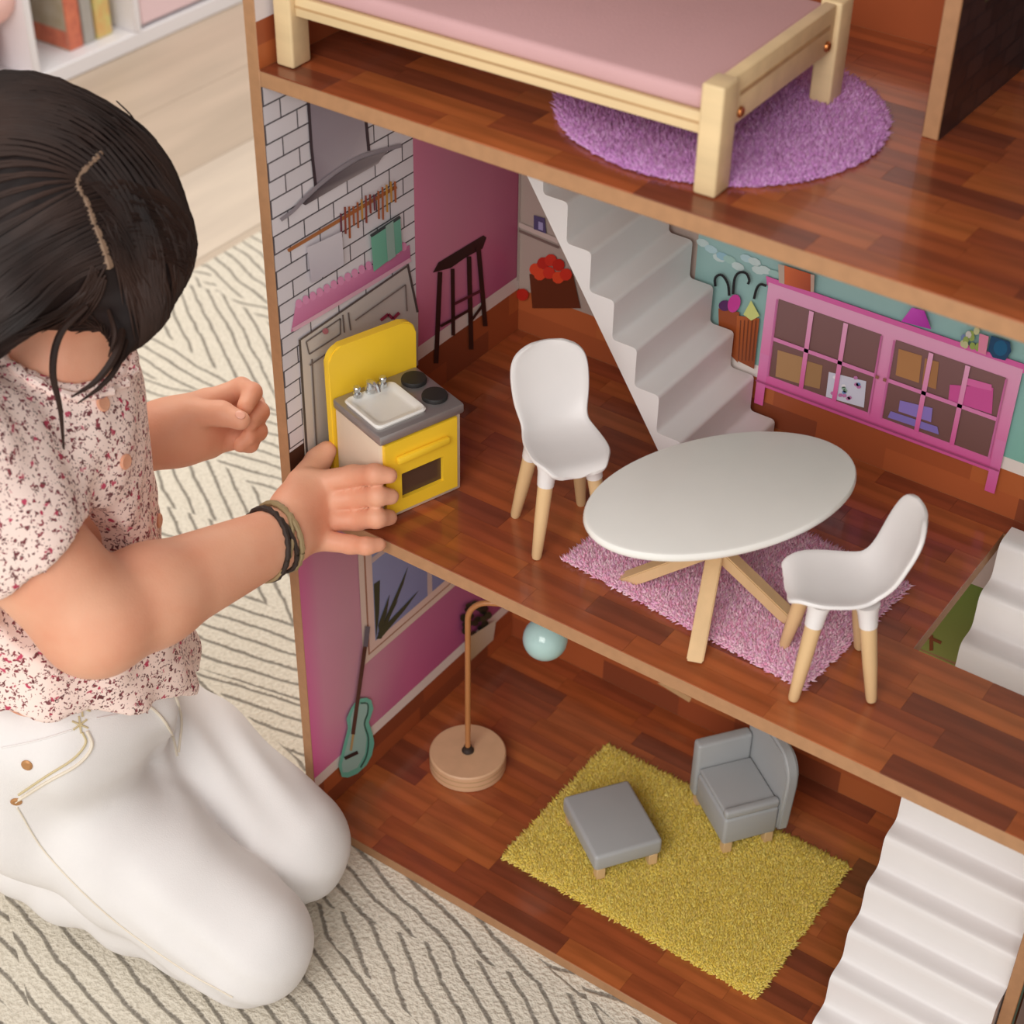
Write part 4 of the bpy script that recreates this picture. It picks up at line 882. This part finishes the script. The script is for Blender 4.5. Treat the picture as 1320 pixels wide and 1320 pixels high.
# ---- trousers
mat('rivet', (186, 136, 88), .5, metal=.4)
def sh(K, Hh): d = nrm((K-Hh)*V3(1, 1, 0)); return K-d*.21+V3(0, 0, -.010)
jean = [cap(WA+V3(0, 0, -.025), (HR+HL)/2, .070, .076, .03), cap(HR, HL, .078, .076, .03), cap(HR, KR, .070, .050, .016), cap(HL, KL, .068, .050, .016),
        cap(WA-LB*.03+V3(0, 0, -.02), HR, .060, .072, .03), cap(WA+LB*.03+V3(0, 0, -.02), HL, .060, .072, .03), cap(WA+FB*.03+V3(0, 0, -.02), (HR+HL)/2+FB*.03, .050, .06, .03),
        cap(KR+V3(0, 0, -.006), sh(KR, HR), .046, .040, .010), cap(KL+V3(0, 0, -.006), sh(KL, HL), .046, .040, .010)]
def jfolds(X):
    q = (X-(HR+HL)/2)@np.stack([FB, LB, V3(0, 0, 1)]).T; r = np.hypot(q[:, 0]-.06, q[:, 1]*.8); w1 = np.exp(-((r-.06)/.07)**2)
    t = np.clip(((X-KR)@FB+.04)/.08, 0, 1); t = np.exp(-((X-KR)@FB+.02)**2/.004)
    return -.0036*w1*np.sin(q[:, 0]*95+q[:, 1]*70+3*np.sin(q[:, 1]*30))-.0014*t*np.sin(X[:, 2]*180+q[:, 0]*120)
def flatten(v): v = v.copy(); v[:, 2] = np.maximum(v[:, 2], GND+.0006); return v
jv, jf = polygonize(jean, .0034, jfolds); jv = flatten(jv); jo = gp(imesh('trousers', jv, jf, 'denim', None, 2)); jo['label'] = 'white denim trousers'
jb = BVHTree.FromPolygons([tuple(q) for q in jv], [tuple(q) for q in jf])
def on_jean(pts, n=6, lift=.0006):
    out = []
    for u, v in bez([(a, b, 0) for a, b in pts], n) if False else [tuple(q[:2]) for q in bez([(a, b, 0) for a, b in pts], n)]:
        loc, no = hit(jb, u, v)
        if loc is not None: out.append(loc+no*lift)
    return out
def seam(name, pts, r, m, n=6):
    q = on_jean(pts, n)
    if len(q) > 2: e = bmesh.new(); tube(e, q, r, 6); gp(fin(name, e, m, None, True), jo)
seam('pocket_seam', [(20, 1033), (60, 1008), (100, 985), (118, 962), (112, 942)], .0013, 'stitch'); seam('pocket_seam', [(24, 1024), (60, 1000), (94, 978), (110, 958), (106, 944)], .0009, 'gold_stitch')
seam('pocket_seam', [(190, 908), (208, 925), (222, 948), (228, 975)], .0011, 'stitch'); seam('pocket_seam', [(214, 880), (226, 900), (234, 930), (230, 970)], .0011, 'stitch')
seam('side_seam', [(22, 1040), (60, 1100), (140, 1180), (230, 1245), (300, 1285)], .0007, 'stitch')
def star(u, v, s, m='gold_stitch'):
    e = bmesh.new()
    for k in range(3):
        a = .4+k*math.pi/3; q = on_jean([(u-s*math.cos(a), v-s*math.sin(a)), (u, v), (u+s*math.cos(a), v+s*math.sin(a))], 3, .0005)
        if len(q) > 2: tube(e, q, .0008, 5)
    if len(e.verts): gp(fin('embroidered_star', e, m, None, True), jo)
for u, v, s in ((105, 912, 12), (103, 934, 11), (168, 893, 12), (144, 884, 9)): star(u, v, s)
seam('waistband_seam', [(2, 964), (50, 954), (92, 941)], .0007, 'denim'); seam('waistband_seam', [(124, 926), (165, 917), (200, 898)], .0007, 'denim')
for u, v in ((35, 986), (21, 1033)):
    loc, no = hit(jb, u, v)
    if loc is not None:
        e = bmesh.new(); lathe(e, [(.0042, 0), (.0044, .0008), (.0030, .0018), (0, .0016)], 16); o = fin('rivet', e, 'rivet', None, True); o.matrix_world = Matrix.Translation(loc) @ no.to_track_quat('Z', 'Y').to_matrix().to_4x4(); gp(o, jo)
# ---- bracelets on the right wrist
wx = nrm(WR-ER); wc = WR-wx*.012
for i, (off, tilt, r, m) in enumerate(((-.004, .22, .0021, 'cord_dark'), (.003, -.10, .0018, 'cord_dark'), (.009, .05, .0022, 'cord_tan'), (.000, .45, .0016, 'cord_tan'))):
    axv = Vector(nrm(wx+tilt*DN+.15*tilt*FW)); u, v = frame_from(axv); pts = []
    for k in range(49):
        a = 2*math.pi*k/48; dirv = u*math.cos(a)+v*math.sin(a); c = Vector(wc+wx*off); loc = bvh.ray_cast(c+dirv*.06, -dirv)[0]
        rad = min(.034, (loc-c).length) if loc is not None else .024
        pts.append(c+dirv*(rad+r*.8+.0004*math.sin(k*3.1)))
    e = bmesh.new(); tube(e, pts, [r*(1+.18*math.sin(k*2.6)) for k in range(49)], 7, False); o = gp(fin('bracelet', e, m, None, True)); o['label'] = 'braided cord bracelet'

# ---- hair: a cap with a parting, and strands combed from the parting to both sides
hair = [ell(hd(0, -.008, .006), (.0715, .082, .083), HAX, .02), ell(hd(0, -.050, -.035), (.058, .045, .062), HAX, .03),
        cap(atd(146, 235, 1.145), atd(180, 318, 1.125), .028, .025, .045), cap(atd(180, 318, 1.125), atd(172, 395, 1.112), .026, .018, .02), cap(atd(174, 395, 1.112), atd(152, 468, 1.105), .018, .003, .012),
        cap(atd(10, 260, 1.09), atd(5, 372, 1.075), .036, .022, .03), cap(atd(5, 372, 1.075), atd(-40, 470, 1.08), .022, .012, .03),
        cut(('e', hd(-.006, .100, -.030), V3(.050, .050, .078), HAX, .01))]
def hwarp(X):
    q = (X-HC)@HAX.T; a = np.arctan2(q[:, 1], q[:, 2]); return -.0009*np.sin(a*46+q[:, 0]*60)*np.clip(np.abs(q[:, 0])/.02, 0, 1)
hv, hf = polygonize(hair, .0030, hwarp); ho = gp(imesh('hair', hv, hf, 'hair', None, 2)); ho['label'] = 'dark brown hair with a zigzag parting'
hb = BVHTree.FromPolygons([tuple(q) for q in hv], [tuple(q) for q in hf])
part_px = [(196, 112), (176, 132), (162, 155), (150, 178), (128, 200), (106, 222), (100, 238), (112, 262), (122, 290), (133, 318), (141, 345)]
part = []
for u, v in [tuple(q[:2]) for q in bez([(a, b, 0) for a, b in part_px], 5)]:
    l_, n_ = hit(hb, u, v)
    if l_ is not None: part.append((l_, n_))
e = bmesh.new(); pp = part[int(len(part)*.26):]; tube(e, [l_-n_*.0009 for l_, n_ in pp], [.0017+.0009*abs(math.sin(k*.9))+.0012*(k/len(pp))**3 for k in range(len(pp))], 6); gp(fin('parting', e, 'scalp', None, True), ho)
def strands():
    rs = random.Random(11); e = bmesh.new(); R3, D3 = Vector(RT), Vector(DN); n = len(part)
    for i in range(3600):
        k0 = int(rs.random()*(n-1)); l_, n_ = part[k0]; l2 = part[k0+1][0]; tg = (l2-l_).normalized(); sd = 1 if i % 2 else -1
        pr_ = n_.cross(tg).normalized()
        if pr_.dot(R3)*sd < 0: pr_ = -pr_
        s = k0/n; p_ = l_+pr_*(rs.uniform(.0004, .0022) if k0 > n*.27 else rs.uniform(-.004, .002))+tg*rs.uniform(-.001, .001); d = pr_.copy()
        tgt = (D3*(1.0 if s > .2 else .5)+R3*(.25-.35*s)+Vector(FW)*.2) if sd > 0 else (-R3*(1.0-.3*s)+D3*(.15+.75*s)+Vector(FW)*.15)
        skip = int(rs.random()**1.5*9); pts = []; N_ = skip+12; wob = rs.uniform(-.25, .25); lift = .0003+.0010*rs.random()
        for k in range(N_):
            loc, no, _, _ = hb.find_nearest(p_)
            if k >= skip: pts.append(loc+no*lift)
            d = (d*.86+tgt.normalized()*.14+pr_.cross(no)*wob*.03); d = (d-no*d.dot(no)).normalized(); p_ = loc+d*.0095
        m_ = len(pts); tube(e, pts, [.0003+.00058*math.sin(math.pi*min(1, (k+.5)/m_)) for k in range(m_)], 4, False)
    return fin('hair_strands', e, 'hair_strand', None, True)
o = gp(strands(), ho); o['kind'] = 'stuff'
def lock(pts, r, name='hair_lock'):
    e = bmesh.new(); q = bez(pts, 6); n = len(q); tube(e, q, [r*max(.15, math.sin(math.pi*(.25+.75*k/n)))+.0002 for k in range(n)], 6); gp(fin(name, e, 'hair_strand', None, True), ho)
lock([atd(112, 395, 1.085), atd(78, 430, 1.080), atd(68, 478, 1.085), atd(78, 530, 1.10), atd(83, 592, 1.125)], .0022)
lock([atd(160, 415, 1.10), atd(150, 455, 1.09), atd(125, 490, 1.09), atd(92, 512, 1.095)], .0026); lock([atd(168, 420, 1.105), atd(152, 470, 1.095), atd(130, 498, 1.095), atd(100, 520, 1.10)], .0020)
for i in range(26):
    a_ = random.Random(i); u0, v0 = 112+a_.random()*26, 338+a_.random()*22; q = []
    for k in range(6):
        t = k/5; u, v = u0-(40+70*a_.random()*0+i*3.2)*t**1.3, v0+(62+i*.5)*t+10*math.sin(t*3)
        d_ = Vector(ray(u, v)).normalized(); r1, r2 = hb.ray_cast(Vector(CAM), d_), bvh.ray_cast(Vector(CAM), d_); c_ = [r for r in (r1, r2) if r[0] is not None]
        if not c_: break
        b_ = min(c_, key=lambda r: r[3]); q.append(np.array(b_[0]+b_[1]*.0012))
    if len(q) > 3: lock(q, .0008)
for i in range(40):
    a_ = random.Random(100+i); v0 = 270+a_.random()*75; u0 = 120+(v0-270)*.30+a_.random()*14; q = []
    for k in range(7):
        t = k/6; u, v = u0+4+(18+i*1.05)*t**.8, v0+(70+60*a_.random()*0+40*(i % 5)/5)*t**1.2
        d_ = Vector(ray(u, v)).normalized(); r1 = hb.ray_cast(Vector(CAM), d_)
        if r1[0] is None: break
        q.append(np.array(r1[0]+r1[1]*(.0008+.0008*a_.random())))
    if len(q) > 3: lock(q, .0009)
lock([atd(140, 400, 1.09), atd(148, 430, 1.085), atd(140, 460, 1.09)], .0014); lock([atd(150, 130, 1.12), atd(170, 150, 1.12), atd(182, 172, 1.125)], .0004); lock([atd(196, 400, 1.13), atd(190, 425, 1.125), atd(176, 445, 1.12)], .0006)
